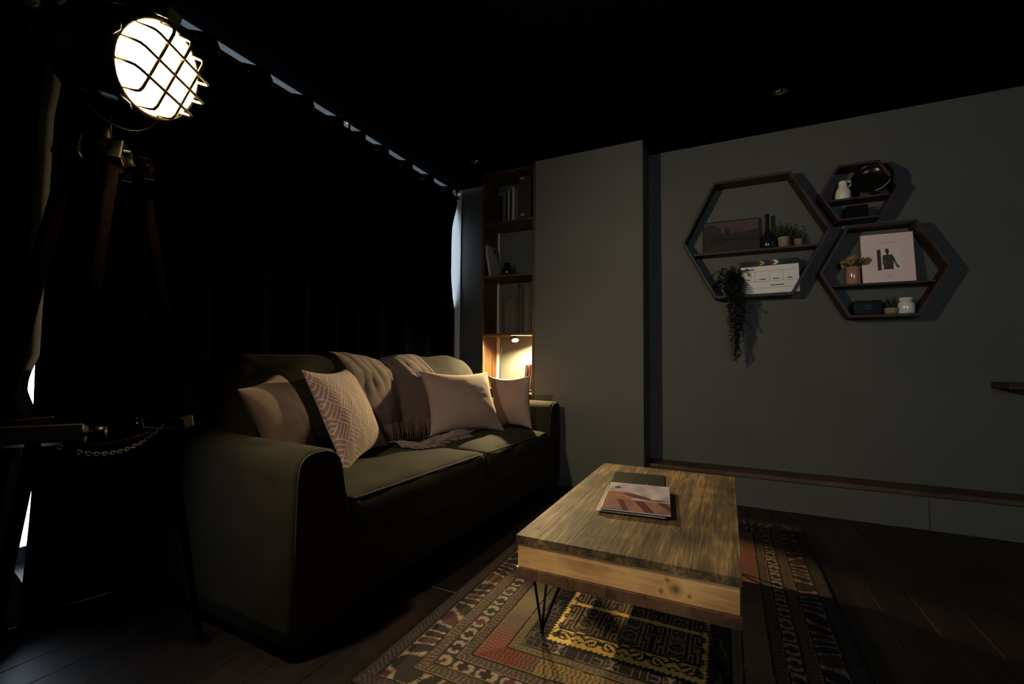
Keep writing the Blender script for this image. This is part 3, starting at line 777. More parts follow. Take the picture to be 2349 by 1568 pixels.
for i in range(0, 90, 1):
    p = Vector(P[i, -1]); L_ = 0.13+0.03*random.random()
    zb = max(0.462, p.z-L_); pts = [p+Vector((0.004, 0, 0.006)), Vector((p.x+0.012+0.01*random.random(), p.y+0.004*random.uniform(-1, 1), (p.z+zb)/2)), Vector((p.x+0.016+0.02*random.random(), p.y+0.008*random.uniform(-1, 1), zb))]
    tube(bm, pts, [0.0028, 0.0034, 0.0022], 5)
fr = link_mesh('fringe', bm, M['fringe'], thr); fr['kind'] = 'stuff'
rg0 = random.Random(9)
# the tail of the throw lying along the seat
n, m = 70, 16; P2_ = np.zeros((n, m, 3))
for i in range(n):
    s = i/(n-1); y = 0.86 + 0.94*s
    for j in range(m):
        q = j/(m-1); x_ = -0.455 + (0.115+0.02*math.sin(s*13))*q + 0.03*math.sin(s*5) + 0.05*s + 0.012*math.sin(s*17)
        h, nr, ix, ds = BV.ray_cast(Vector((x_, y, 1.5)), Vector((0, 0, -1)))
        z = 0.455
        if h is not None and h.z < 0.55: z = h.z
        P2_[i, j] = (x_, y, z + 0.006 + 0.026*math.sin(PI*q)**0.7*(0.6+0.4*math.sin(s*23+q*3+2*fbm((x_, y, z), 5))) + 0.008*abs(fbm((x_, y, z), 14)))
grid_obj('seat_fold', P2_, M['throw'], thr, uv=(5, 1), thick=0.004)
bm = bmesh.new()
for i in range(2, 40):
    for e in range(2):
        p = Vector(P2_[i, -1]); L_ = 0.035+0.02*rg0.random(); q = p + Vector((L_, rg0.uniform(-.012, .012), 0))
        h, nr, ix, ds = BV.ray_cast(Vector((q.x, q.y, 1.5)), Vector((0, 0, -1))); zz = (h.z if h is not None else 0.45)+0.005
        tube(bm, [p+Vector((0, 0.004*e, 0.002)), Vector(((p.x+q.x)/2, (p.y+q.y)/2, zz+0.004)), Vector((q.x, q.y, zz))], [0.0024, 0.003, 0.0018], 5)
f2_ = link_mesh('fringe', bm, M['fringe'], thr); f2_['kind'] = 'stuff'

# ---- cushions
def pillow(name, cn, T, mat, label, col=None, n=60, seed=0, group=None, sag=0.0, pinch=0.145):
    """cn: four corners (top-left, top-right, bottom-right, bottom-left) of the seam"""
    A, B, Cc, D = [Vector(c) for c in cn]; ctr = (A+B+Cc+D)/4
    nrm = ((B-A).cross(D-A)).normalized()
    us = np.sin(np.linspace(-PI/2, PI/2, n+1)); V = []; cols = []; idx = {}
    F = []
    def pos(u, v, s):
        uu = u*(1-pinch*(1-v*v)); vv = v*(1-pinch*(1-u*u))
        p = A*(1-uu)*(1+vv)/4 + B*(1+uu)*(1+vv)/4 + Cc*(1+uu)*(1-vv)/4 + D*(1-uu)*(1-vv)/4
        h = max(0.0, (1-u*u)*(1-v*v))**0.52
        t = T*h*(1 + 0.05*fbm((u, v, s), 1.2, seed)) + 0.0035*h*fbm((u, v, s), 2.6, seed+3) 
        # creases running in from the corners
        cr = 0.0
        for (cu, cv) in ((-1, -1), (1, -1), (1, 1), (-1, 1)):
            d = math.hypot(u-cu, v-cv); ang = math.atan2(v-cv, u-cu); cr += math.exp(-(d/0.38)**2)*math.sin(ang*9+seed)*0.0012
        t += cr*min(1, h*2)
        p = p + nrm*(s*t); p.z -= sag*(1-abs(v))*0.0
        return p
    for s in (-1, 1):
        for i in range(n+1):
            for j in range(n+1):
                edge = i in (0, n) or j in (0, n)
                if s == 1 and edge: idx[(s, i, j)] = idx[(-1, i, j)]; continue
                idx[(s, i, j)] = len(V); V.append(pos(us[i], us[j], s)-ctr)
                if col: cols.append(col(us[i], us[j], s))
        for i in range(n):
            for j in range(n):
                q = (idx[(s, i, j)], idx[(s, i+1, j)], idx[(s, i+1, j+1)], idx[(s, i, j+1)])
                F.append(q if s == 1 else q[::-1])
    me = bpy.data.meshes.new(name); me.from_pydata([tuple(v) for v in V], [], F); me.update()
    me.materials.append(mat); me.polygons.foreach_set('use_smooth', [True]*len(me.polygons))
    if col:
        ca = me.color_attributes.new('Col', 'FLOAT_COLOR', 'POINT'); ca.data.foreach_set('color', np.array([[*c, 1] for c in cols], dtype=np.float32).ravel())
    o = bpy.data.objects.new(name, me); C.objects.link(o); o.location = ctr
    tag(o, label, 'cushion', group)
    return o
def parquet(u, v, s):
    x, y = u*0.215, v*0.215; th = R(38); X = x*math.cos(th)-y*math.sin(th); Y = x*math.sin(th)+y*math.cos(th)
    cell = 0.066; i, j = math.floor(X/cell), math.floor(Y/cell); fx, fy = X/cell-i, Y/cell-j
    f = fx if (i+j) % 2 else fy; g = fy if (i+j) % 2 else fx
    k = (f*4) % 1
    line = min(k, 1-k) < 0.13 or min(g, 1-g) < 0.035
    return (0.44, 0.30, 0.25) if line else (0.185, 0.112, 0.092)
pillow('cushion', [(-1.60, 1.030, 0.812), (-1.87, 1.405, 0.90), (-1.74, 1.53, 0.475), (-1.47, 1.16, 0.455)], 0.075, M['pink_warm'],
       'plain dusty pink cushion leaning in the left corner of the sofa', seed=1, n=44)
pillow('cushion', [(-1.64, 1.333, 0.877), (-1.80, 1.764, 0.890), (-1.60, 1.84, 0.475), (-1.43, 1.39, 0.45)], 0.066, M['pattern_fabric'],
       'pink cushion with a pale parquet line pattern', col=parquet, n=190, seed=2)
pillow('cushion', [(-1.705, 2.225, 0.860), (-1.52, 2.762, 0.848), (-1.315, 2.640, 0.462), (-1.595, 2.20, 0.470)], 0.085, M['pink'],
       'plain pale pink cushion in front, right of the knitted throw', seed=4, n=56)
pillow('cushion', [(-1.62, 2.95, 0.812), (-1.21, 2.812, 0.826), (-1.215, 2.86, 0.455), (-1.50, 2.885, 0.445)], 0.065, M['pink'],
       'plain pale pink cushion at the far right end against the sofa arm', seed=6, n=50)

# ================================================================== STUDIO LAMP ON TRIPOD
LC = Vector((-0.969, 0.449, 1.467)); ta, te = R(21), R(-20)
LN = Vector((math.cos(ta)*math.cos(te), math.sin(ta)*math.cos(te), math.sin(te)))
LW = LN.cross(Vector((0, 0, 1))).normalized(); LU = LW.cross(LN).normalized()
ZFL = 0.2629; LS = 1.4            # the lamp is laid out at 1/LS of its size
HUB = Vector((-1.06, 0.43, ZFL))
lamp = thing('floor_lamp', 'lit studio spotlight floor lamp with wire cage on a wooden tripod', 'floor lamp', Vector((0, 0, 0.92)) + (HUB-Vector((0, 0, 0.92)))*LS)
lamp.scale = (LS, LS, LS)
def ob(name, bm, mat, parent=lamp): return link_mesh(name, bm, mat, parent)
rl = 0.0825; c0 = LC-HUB
bm = bmesh.new()   # outside of the head
lathe(bm, [(0.002, rl), (0.004, rl+0.006), (-0.012, rl+0.009), (-0.018, rl+0.003), (-0.07, rl), (-0.11, rl-0.004), (-0.115, rl+0.002), (-0.125, rl+0.002), (-0.130, rl-0.008), (-0.17, rl-0.020), (-0.205, rl-0.034), (-0.212, rl-0.028), (-0.222, rl-0.028), (-0.228, rl-0.036), (-0.262, rl-0.042), (-0.275, rl-0.055), (-0.278, 0.0)], c0, LN, n=56)
# inside wall, one skin with it
head = ob('lamp_head', bm, M['blackbody'])
bm = bmesh.new()
prof = [(0.0025, rl-0.0005)] + [(-0.075*math.sin(k/10*PI/2)-0.002, (rl-0.002)*math.cos(k/10*PI/2)) for k in range(0, 10)] + [(-0.078, 0.0)]
lathe(bm, prof, c0, LN, n=56); ob('reflector', bm, M['reflector'], head)
bm = bmesh.new()
lathe(bm, [(-0.077, 0.0), (-0.077, 0.014), (-0.0645, 0.014), (-0.0642, 0.0)], c0, LN, n=20); ob('bulb_socket', bm, M['blackbody'], head)
bm = bmesh.new(); br = 0.033
lathe(bm, [(-0.030+br*math.cos(PI*k/12), br*math.sin(PI*k/12)) for k in range(0, 11)] + [(-0.064, 0.011), (-0.064, 0)], c0, LN, n=24); ob('light_bulb', bm, M['bulb'], head)
# rim ring
bm = bmesh.new(); nn = 48
tube(bm, [c0 + LN*0.004 + (LW*math.cos(2*PI*k/nn)+LU*math.sin(2*PI*k/nn))*(rl+0.002) for k in range(nn)], 0.0035, 8, closed=True); ob('rim', bm, M['wire'], head)
# wire cage: three wires each way, bent over the front
bm = bmesh.new(); cage_rot = R(8)
CA = LW*math.cos(cage_rot)+LU*math.sin(cage_rot); CB = LU*math.cos(cage_rot)-LW*math.sin(cage_rot)
for (A_, B_, dep) in ((CA, CB, 0.042), (CB, CA, 0.038)):
    for o_ in (-0.037, 0.0, 0.037):
        hl = math.sqrt((rl-0.004)**2 - o_**2); r_ = 0.010
        pts = []
        for s in (-1, 1):
            side = [(-hl*1.0, 0.004), (-hl+0.001, dep-r_), (-hl+r_*0.3, dep-r_*0.3), (-hl+r_, dep)]
            if s == 1: side = [(-a, b) for a, b in reversed(side)]
            pts += [c0 + A_*a + B_*o_ + LN*b for a, b in side]
        tube(bm, pts, 0.0029, 8)
ob('wire_cage', bm, M['wire'], head)
# clips and the lug on top
for ang in (70, 10, 292):
    bm = bmesh.new(); d_ = LW*math.cos(R(ang))+LU*math.sin(R(ang)); t_ = LN.cross(d_)
    p = c0 + d_*(rl+0.010)
    tube(bm, [p-LN*0.02-t_*0.012, p+LN*0.006-t_*0.012, p+LN*0.012, p+LN*0.006+t_*0.012, p-LN*0.02+t_*0.012], 0.0022, 6); ob('clip', bm, M['steel'], head)
bm = bmesh.new(); d_ = LU
m4 = Matrix((LN, LW, LU)).transposed().to_4x4(); m4.translation = c0 + LU*(rl+0.018) - LN*0.035
vs = box(bm, -0.030, 0.030, -0.016, 0.016, -0.02, 0.02, bev=0.004)
bmesh.ops.transform(bm, matrix=m4, verts=bm.verts); ob('lug', bm, M['blackbody'], head)
bm = bmesh.new(); lathe(bm, [(0, 0.0055), (0.004, 0.0055), (0.0055, 0.003), (0.0055, 0)], c0 + LU*(rl+0.022) - LN*0.028 - LW*0.0165*0 + LW*(-0.016), -LW, n=14); ob('screw', bm, M['chrome'], head)
bm = bmesh.new(); tube(bm, [c0-LN*0.19+LU*0.062, c0-LN*0.17+LU*0.095, c0-LN*0.11+LU*0.105, c0-LN*0.09+LU*0.082], 0.004, 8); ob('handle', bm, M['steel'], head)
# yoke
yc = c0 - LN*0.105; ry = 0.118
bm = bmesh.new()
for off in (-0.006, 0.006):
    tube(bm, [yc + LW*ry*math.cos(PI*k/30) - Vector((0, 0, 1))*ry*1.12*math.sin(PI*k/30) + LN*off for k in range(31)], 0.0042, 8)
yk = ob('yoke', bm, M['black_metal'])
for s in (-1, 1):
    bm = bmesh.new(); lathe(bm, [(-0.04, 0.006), (0.004, 0.006), (0.004, 0.017), (0.018, 0.017), (0.02, 0.014), (0.02, 0)], yc+LW*s*ry, LW*s, n=18); ob('pivot_knob', bm, M['steel'], yk)
zb = yc.z - ry*1.12
bm = bmesh.new(); lathe(bm, [(0.012, 0), (0.012, 0.007), (-0.02, 0.008), (-0.03, 0.0095), (-0.045, 0.010), (-0.05, 0.022), (-0.056, 0.026), (-0.056, 0)], (yc.x, yc.y, zb), n=22); ob('stem', bm, M['steel'])
ZH = zb - 0.056   # top of hub plate
hubc = Vector((yc.x, yc.y, 0))
bm = bmesh.new(); lathe(bm, [(ZH, 0), (ZH, 0.045), (ZH-0.005, 0.048), (ZH-0.022, 0.048), (ZH-0.026, 0.040), (ZH-0.06, 0.018), (ZH-0.075, 0.012), (ZH-0.075, 0)], hubc, n=32)
hub = ob('hub_plate', bm, M['brass'])
def leg(az, slope, zc, name='leg'):
    d = Vector((math.cos(R(az)), math.sin(R(az)), 0)); t = Vector((-d.y, d.x, 0))
    z0 = ZH-0.018; base = Vector((hubc.x, hubc.y, z0)) + d*0.048
    def at(z): return base + d*((z0-z)*slope) + Vector((0, 0, z-z0))
    ax = (at(0)-at(1)).normalized()
    bm = bmesh.new()
    for s in (-1, 1):
        tp, bt = at(z0), at(zc-0.03)
        w0, w1 = 0.028, 0.040
        pts = [tp + t*s*w0, bt + t*s*w1]
        tube(bm, pts, 0.0085, 10)
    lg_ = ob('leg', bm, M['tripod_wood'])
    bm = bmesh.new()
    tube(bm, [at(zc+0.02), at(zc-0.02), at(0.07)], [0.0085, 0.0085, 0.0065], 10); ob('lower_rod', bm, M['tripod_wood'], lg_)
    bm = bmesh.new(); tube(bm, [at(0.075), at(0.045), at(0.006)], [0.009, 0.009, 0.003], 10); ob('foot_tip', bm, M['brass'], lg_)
    # clamp across the two rods
    bm = bmesh.new(); q = at(zc); e2 = ax.cross(t).normalized()
    m4 = Matrix((t, e2, ax)).transposed().to_4x4(); m4.translation = q
    box(bm, -0.054, 0.054, -0.013, 0.013, -0.013, 0.013, bev=0.003); bmesh.ops.transform(bm, matrix=m4, verts=bm.verts); ob('clamp', bm, M['brass'], lg_)
    bm = bmesh.new(); lathe(bm, [(0, 0.004), (0.012, 0.004), (0.012, 0.009), (0.024, 0.009), (0.025, 0)], q+t*0.053, t, n=14); ob('clamp_knob', bm, M['brass'], lg_)
    # bracket at the hub with pivot bolt
    bm = bmesh.new(); m4 = Matrix((t, e2, ax)).transposed().to_4x4(); m4.translation = at(z0)
    box(bm, -0.040, -0.017, -0.012, 0.012, -0.022, 0.022, bev=0.003); box(bm, 0.017, 0.040, -0.012, 0.012, -0.022, 0.022, bev=0.003)
    bmesh.ops.transform(bm, matrix=m4, verts=bm.verts)
    tube(bm, [at(z0)-t*0.050, at(z0)+t*0.050], 0.0075, 12)
    ob('bracket', bm, M['brass'], lg_)
    return q
q1 = leg(-36.7, 0.354, 0.546); q2 = leg(103.6, 0.193, 0.521); q3 = leg(-165, 0.27, 0.53)
def chain(a, b, sag):
    bm = bmesh.new(); n = 34
    for k in range(n):
        t = (k+0.5)/n; p = a.lerp(b, t) - Vector((0, 0, sag*4*t*(1-t))); dv = (b-a).normalized()
        dv = (dv - Vector((0, 0, sag*4*(1-2*t)/(b-a).length))).normalized()
        u = dv.cross(Vector((0, 0, 1))).normalized(); v = u if k % 2 else dv.cross(u)
        L_ = (b-a).length/n*0.68; w2 = 0.0032
        pts = [p + dv*L_*math.cos(2*PI*j/10) + v*w2*math.sin(2*PI*j/10) for j in range(10)]
        tube(bm, pts, 0.0009, 5, closed=True)
    return bm
for a_, b_ in ((q1, q2), (q2, q3), (q3, q1)): ob('chain', chain(a_, b_, 0.045), M['dark_steel'])

# ================================================================== BOOKCASE IN THE ALCOVE
BX0, BX1, BY0, BY1 = -1.820, XP0-0.003, 3.195, YB-0.022
bc = thing('bookcase', 'tall narrow dark wood bookcase fitted between alcove and pillar', 'bookcase', ((BX0+BX1)/2, (BY0+BY1)/2, 0))
o_ = Vector(bc.location)
def bpart(name, x0, x1, y0, y1, z0, z1, mat=None): return mbox(name, x0-o_.x, x1-o_.x, y0-o_.y, y1-o_.y, z0, z1, mat or M['casewood'], bc, bev=0.002)
M['casewood_dark'] = M['casewood']
bpart('side_panel', BX0, BX0+0.018, BY0, BY1, 0.0, 2.496)
bpart('side_panel', BX1-0.018, BX1, BY0, BY1, 0.0, 2.496)
shelves = [0.30, 0.70, 1.145, 1.62, 2.06, 2.478]
for z in shelves: bpart('shelf', BX0+0.0185, BX1-0.0185, BY0+0.002, BY1, z-0.018, z)
def bookbox(name, x, y, z, w_, d_, h_, mat, label, lean=0.0, group=None, rz=0.0, pages=True, cat='book'):
    t = thing(name, label, cat, (x, y, z), rz, group); t.rotation_euler = (0, lean, rz)
    bm = bmesh.new(); th = min(0.002, w_*0.18)
    box(bm, -w_/2, -w_/2+th, 0, d_, 0, h_); box(bm, w_/2-th, w_/2, 0, d_, 0, h_); box(bm, -w_/2, w_/2, 0, th, 0, h_, bev=0.0006)
    link_mesh('cover', bm, mat, t)
    if pages:
        bm = bmesh.new(); box(bm, -w_/2+th*1.05, w_/2-th*1.05, th*1.1, d_-0.004, 0.003, h_-0.003); link_mesh('pages', bm, M['paper'], t)
    return t
# top shelf
yb = 3.235
for (x_, w_, h_, mt, lb) in ((-1.700, 0.020, 0.245, 'spine_dark', 'dark hardback leftmost on the bookcase top shelf'),
                         (-1.640, 0.026, 0.25, 'spine_green', 'dull green book on the bookcase top shelf, left of the two white spines'),
                         (-1.598, 0.014, 0.265, 'spine_white', 'thin white-spined book on the bookcase top shelf, left of the wider one'),
                         (-1.578, 0.018, 0.25, 'spine_dark', 'black book squeezed between the two white spines on the top shelf'),
                         (-1.556, 0.020, 0.285, 'spine_white', 'wider white-spined book, tall, on the bookcase top shelf')):
    bookbox('book', x_, yb, 2.0605, w_, 0.18, h_, M[mt], lb, group='books on the top shelf of the bookcase')
bf = thing('box_file', 'tall black box file with white marks at the right of the top shelf', 'box file', (-1.455, 3.235, 2.0605))
bm = bmesh.new(); box(bm, -0.055, 0.055, 0, 0.19, 0, 0.36, bev=0.002); link_mesh('body', bm, M['spine_dark'], bf)
bm = bmesh.new(); box(bm, -0.038, -0.002, -0.0012, -0.0002, 0.335, 0.348); link_mesh('top_mark', bm, M['spine_white'], bf)
bm = bmesh.new(); box(bm, -0.030, -0.005, -0.0012, -0.0002, 0.035, 0.052); link_mesh('bottom_mark', bm, M['spine_white'], bf)
# second shelf: leaning books
bookbox('book', -1.758, 3.225, 1.6205, 0.022, 0.17, 0.275, M['spine_white'], 'white book leaning in front on the second shelf of the bookcase', lean=R(-10), group='leaning books on the second shelf of the bookcase')
bookbox('book', -1.785, 3.33, 1.6205, 0.016, 0.10, 0.255, M['spine_brown'], 'brownish book behind the leaning white one on the second shelf', lean=R(-2.0), group='leaning books on the second shelf of the bookcase')
bm = bmesh.new(); lathe(bm, [(0, 0), (0, 0.03), (0.02, 0.042), (0.06, 0.045), (0.10, 0.034), (0.115, 0.022), (0.125, 0.024), (0.127, 0.018), (0.118, 0.016), (0.10, 0)], n=24)
tag(link_mesh('small_vase', bm, M['pot_dark'], None, loc=(-1.655, 3.33, 1.6205)), 'small dark vase beside the leaning books on the second shelf', 'vase')
# third shelf: row of thin record sleeves
rng = random.Random(5); x_ = -1.640; k = 0
while x_ < -1.385:
    w_ = rng.choice([0.006, 0.008, 0.010, 0.013]); tall = x_ > -1.52
    h_ = (0.405 if tall else 0.31) - 0.03*rng.random() + (0.0 if tall else 0.10*(x_+1.64))
    mt = rng.choice(['spine_green', 'spine_brown', 'spine_dark', 'spine_dark', 'spine_green' if not tall else 'spine_brown', 'spine_white' if rng.random() < 0.3 else 'spine_dark'])
    bookbox('record_sleeve', x_+w_/2, 3.225, 1.1455, w_-0.0008, 0.19, h_, M[mt],
            'thin tall upright sleeve at the right of the third bookcase shelf' if tall else 'thin shorter upright sleeve at the left of the third shelf row', group='tall sleeves on the third shelf' if tall else 'shorter sleeves on the third shelf', pages=False, cat='record sleeve')
    x_ += w_; k += 1
# lit compartment: reading lamp and two leaning books
for (x_, mt, w_, h_, lb) in ((-1.432, 'spine_white', 0.020, 0.195, 'white book leaning in the lit bookcase compartment'), (-1.405, 'spine_red', 0.012, 0.20, 'thin red book leaning in the lit bookcase compartment'), (-1.386, 'spine_white', 0.012, 0.20, 'thin white book against the right side of the lit compartment')):
    bookbox('book', x_-0.018, 3.24, 0.7005, w_, 0.15, h_, M[mt], lb, lean=R(7), group='books in the lit compartment')
rl_ = thing('reading_lamp', 'small lit black gooseneck reading lamp inside the bookcase compartment', 'lamp', (-1.715, 3.335, 0.7005))
bm = bmesh.new(); lathe(bm, [(0, 0), (0, 0.045), (0.010, 0.045), (0.014, 0.04), (0.016, 0)], n=28); link_mesh('base', bm, M['blackbody'], rl_)
LB = Vector((-1.548, 3.275, 1.100)) - Vector(rl_.location)
bm = bmesh.new(); tube(bm, [(0, 0, 0.012), (0.003, -0.005, 0.16), (0.010, -0.012, 0.28), (0.022, -0.018, 0.335), (0.05, -0.028, 0.370), (0.10, -0.045, 0.398), (LB.x-0.005, LB.y, LB.z+0.024)], 0.0038, 8); link_mesh('stem', bm, M['blackbody'], rl_)
sdir = Vector((0.30, -0.42, -0.86)).normalized()
bm = bmesh.new(); lathe(bm, [(-0.028, 0.0), (-0.028, 0.010), (-0.012, 0.015), (0.0, 0.024), (0.010, 0.029), (0.0095, 0.0275), (0.0, 0.0225), (-0.012, 0.013), (-0.024, 0.008), (-0.024, 0)], LB, sdir, n=26); sh_ = link_mesh('lamp_shade', bm, M['blackbody'], rl_)
bm = bmesh.new(); lathe(bm, [(0.004+0.0125*math.cos(PI*k/8), 0.0125*math.sin(PI*k/8)) for k in range(9)], LB, sdir, n=16); link_mesh('light_bulb', bm, M['bulb2'], sh_)

# ================================================================== HEXAGON SHELVES
HD = 0.128
def hexshelf(cx, cz, hw, cwid, hh, shelf_z, th, label, shelf_d=0.115):
    t = thing('hexagon_shelf', label, 'wall shelf', (cx, YB, cz), 0, None)
    out = [(-hw, 0), (-cwid, hh), (cwid, hh), (hw, 0), (cwid, -hh), (-cwid, -hh)]
    k = (hh-th)/hh; inn = [(x*k, z*k) for x, z in out]
    bm = bmesh.new(); y0, y1 = -HD, -0.0008
    for i in range(6):
        j = (i+1) % 6
        quad = [out[i], out[j], inn[j], inn[i]]
        A = [bm.verts.new((x, y0, z)) for x, z in quad]; B = [bm.verts.new((x, y1, z)) for x, z in quad]
        bm.faces.new(A); bm.faces.new(list(reversed(B)))
        for q in range(4): bm.faces.new((A[q], B[q], B[(q+1) % 4], A[(q+1) % 4]))
    es = [e for e in bm.edges]
    bmesh.ops.bevel(bm, geom=es, offset=0.0012, segments=1, affect='EDGES')
    link_mesh('frame', bm, M['hexwood'], t)
    zt = shelf_z-cz; f = 1-abs(zt-th/2)/hh
    # width of the inside at that height
    xw = (cwid + (hw-cwid)*(1-abs(zt-th)/hh))*k - 0.006
    bm = bmesh.new(); box(bm, -xw, xw, -shelf_d, -0.001, zt-th*0.8, zt, bev=0.0015); link_mesh('shelf', bm, M['hexwood'], t)
    return t
hexshelf(0.160, 1.765, 0.437, 0.228, 0.404, 1.682, 0.018, 'largest hexagonal dark wood wall shelf, left, holding the clapperboard')
hexshelf(0.737, 1.980, 0.200, 0.104, 0.176, 1.947, 0.015, 'smallest hexagonal wall shelf, top right, holding the white jug')
hexshelf(0.842, 1.486, 0.314, 0.167, 0.283, 1.412, 0.017, 'medium hexagonal wall shelf, lower right, holding the pink book')
LBOT, SBOT, MBOT = 1.765-0.404+0.018, 1.980-0.176+0.015, 1.486-0.283+0.017

def leafy(bm, base, d, ln, wd, up=Vector((0, 0, 1)), mi=0):
    d = d.normalized(); s = d.cross(up)
    if s.length < 1e-3: s = Vector((1, 0, 0))
    s.normalize(); nr = s.cross(d)
    p = [base, base+d*ln*0.35+s*wd*0.5+nr*wd*0.12, base+d*ln, base+d*ln*0.35-s*wd*0.5+nr*wd*0.12, base+d*ln*0.45-nr*wd*0.1]
    v = [bm.verts.new(q) for q in p]
    for f in ((0, 1, 4), (1, 2, 4), (2, 3, 4), (3, 0, 4)): bm.faces.new([v[i] for i in f]).material_index = mi
def pot(bm, r0, r1, h): lathe(bm, [(0, 0), (0, r0), (h*0.85, r1*0.97), (h*0.87, r1), (h, r1), (h, r1*0.88), (h*0.8, r1*0.85), (h*0.8, 0)], n=26)
rg = random.Random(11)
# -- large hexagon, upper: landscape print, dark vase, two potted plants
def landscape(a, b):
    c = np.ones((*a.shape, 3))*np.array([0.05, 0.05, 0.055]); top = b > 0.62+0.05*np.sin(a*7)
    c[top] = np.array([0.11, 0.075, 0.085]); c *= (1+0.25*waves(a, b, 3, 16))[..., None]
    c[(a < 0.32) & (b > 0.42) & (b < 0.86+0.1*np.sin(a*12))] = np.array([0.028, 0.036, 0.038])
    c[(np.abs(a-0.44) < 0.05) & (b > 0.58) & (b < 0.78)] = np.array([0.035, 0.02, 0.018])
    hill = (b < 0.60+0.16*np.clip(a-0.55, 0, 1)*1.3) & (b > 0.5); c[hill] = np.array([0.045, 0.028, 0.03])
    mid = (b > 0.32) & (b < 0.5); c[mid] = (np.array([0.018, 0.026, 0.024])*(1+0.6*waves(a, b*3, 12, 26)[mid])[..., None])
    lo = b < 0.32; c[lo] = np.array([0.034, 0.026, 0.021])
    c[(np.abs(b-0.02-a*0.55) < 0.02) & (b < 0.35)] = np.array([0.075, 0.055, 0.045])
    return np.clip(c*0.7, 0.003, 1)
def picture(name, label, cat, x, y, z, w_, h_, colf, mat, board, tilt=0.0, t_=0.008, frame=None, rz=0.0, na=120, nb=100):
    """upright flat thing standing at (x,y,z), facing the room (-y)"""
    t = thing(name, label, cat, (x, y, z)); t.rotation_euler = (tilt, 0, rz)
    bm = bmesh.new(); box(bm, -w_/2, w_/2, -t_/2, t_/2, 0, h_, bev=min(0.001, t_*0.2)); link_mesh('board' if frame is None else 'backing', bm, board, t)
    m_ = 0.0 if frame is None else frame
    a, b = np.meshgrid(np.linspace(0, 1, na), np.linspace(0, 1, nb), indexing='ij')
    P = np.stack([(a-0.5)*(w_-2*m_-0.001), np.full_like(a, -t_/2-0.0009), m_+b*(h_-2*m_-0.001)+0.0005], -1)
    grid_obj('picture', P, mat, t, colf(a, b))
    if frame:
        bm = bmesh.new()
        for (x0, x1, z0, z1) in ((-w_/2, w_/2, 0, m_), (-w_/2, w_/2, h_-m_, h_), (-w_/2, -w_/2+m_, m_, h_-m_), (w_/2-m_, w_/2, m_, h_-m_)): box(bm, x0, x1, -t_/2-0.006, -t_/2, z0, z1, bev=0.001)
        link_mesh('frame', bm, M['board_black'], t)
    return t
Y1 = YB-0.035
picture('landscape_print', 'dark framed landscape print leaning on the large hexagon shelf', 'picture', 0.033, YB-0.040, 1.6832, 0.355, 0.235, landscape, M['print_matt'], M['board_black'], tilt=R(-6), frame=0.006)
bm = bmesh.new(); lathe(bm, [(0, 0), (0, 0.030), (0.012, 0.036), (0.07, 0.034), (0.10, 0.022), (0.13, 0.013), (0.20, 0.011), (0.235, 0.014), (0.237, 0.010), (0.19, 0.007), (0.1, 0.0)], n=28)
tag(link_mesh('bottle_vase', bm, M['pot_dark'], None, loc=(0.254, YB-0.068, 1.6825)), 'slim black bottle vase between the landscape print and the potted plants', 'vase')
def potted(name, label, x, z, r0, r1, h, pm, nl, spread, hgt, wl, y=YB-0.062, lm='leaf2', cat='plant'):
    t = thing(name, label, cat, (x, y, z))
    bm = bmesh.new(); pot(bm, r0, r1, h); link_mesh('pot', bm, M[pm], t)
    bm = bmesh.new()
    for k in range(nl):
        az = rg.uniform(0, 2*PI); rr = spread*math.sqrt(rg.random()); hh = h + hgt*(0.25+0.75*rg.random())*(1-0.35*rr/spread)
        tip = Vector((rr*math.cos(az), 0.6*rr*math.sin(az), hh)); b0 = Vector((0.25*tip.x, 0.25*tip.y, h*0.8))
        tube(bm, [b0, b0.lerp(tip, 0.6)+Vector((0, 0, 0.004)), tip], 0.0006, 4)
        for q in range(5):
            f_ = 0.35+0.65*q/4; p = b0.lerp(tip, f_)
            dd = Vector((rg.uniform(-1, 1), rg.uniform(-1, 0.6), rg.uniform(-0.2, 0.9)))
            e = p+dd.normalized()*wl*1.6
            if y+e.y < YB-0.004: leafy(bm, p, dd, wl*1.6, wl*0.8)
    link_mesh('foliage', bm, M[lm], t)
    return t
potted('potted_plant', 'bushy small plant in a sand-coloured pot on the large hexagon shelf', 0.348, 1.6825, 0.030, 0.036, 0.070, 'pot_sand', 60, 0.085, 0.11, 0.013)
potted('potted_plant', 'tiny plant in a rose-coloured pot, right of the sand-coloured pot', 0.430, 1.6825, 0.021, 0.026, 0.050, 'pot_rose', 26, 0.045, 0.065, 0.011)
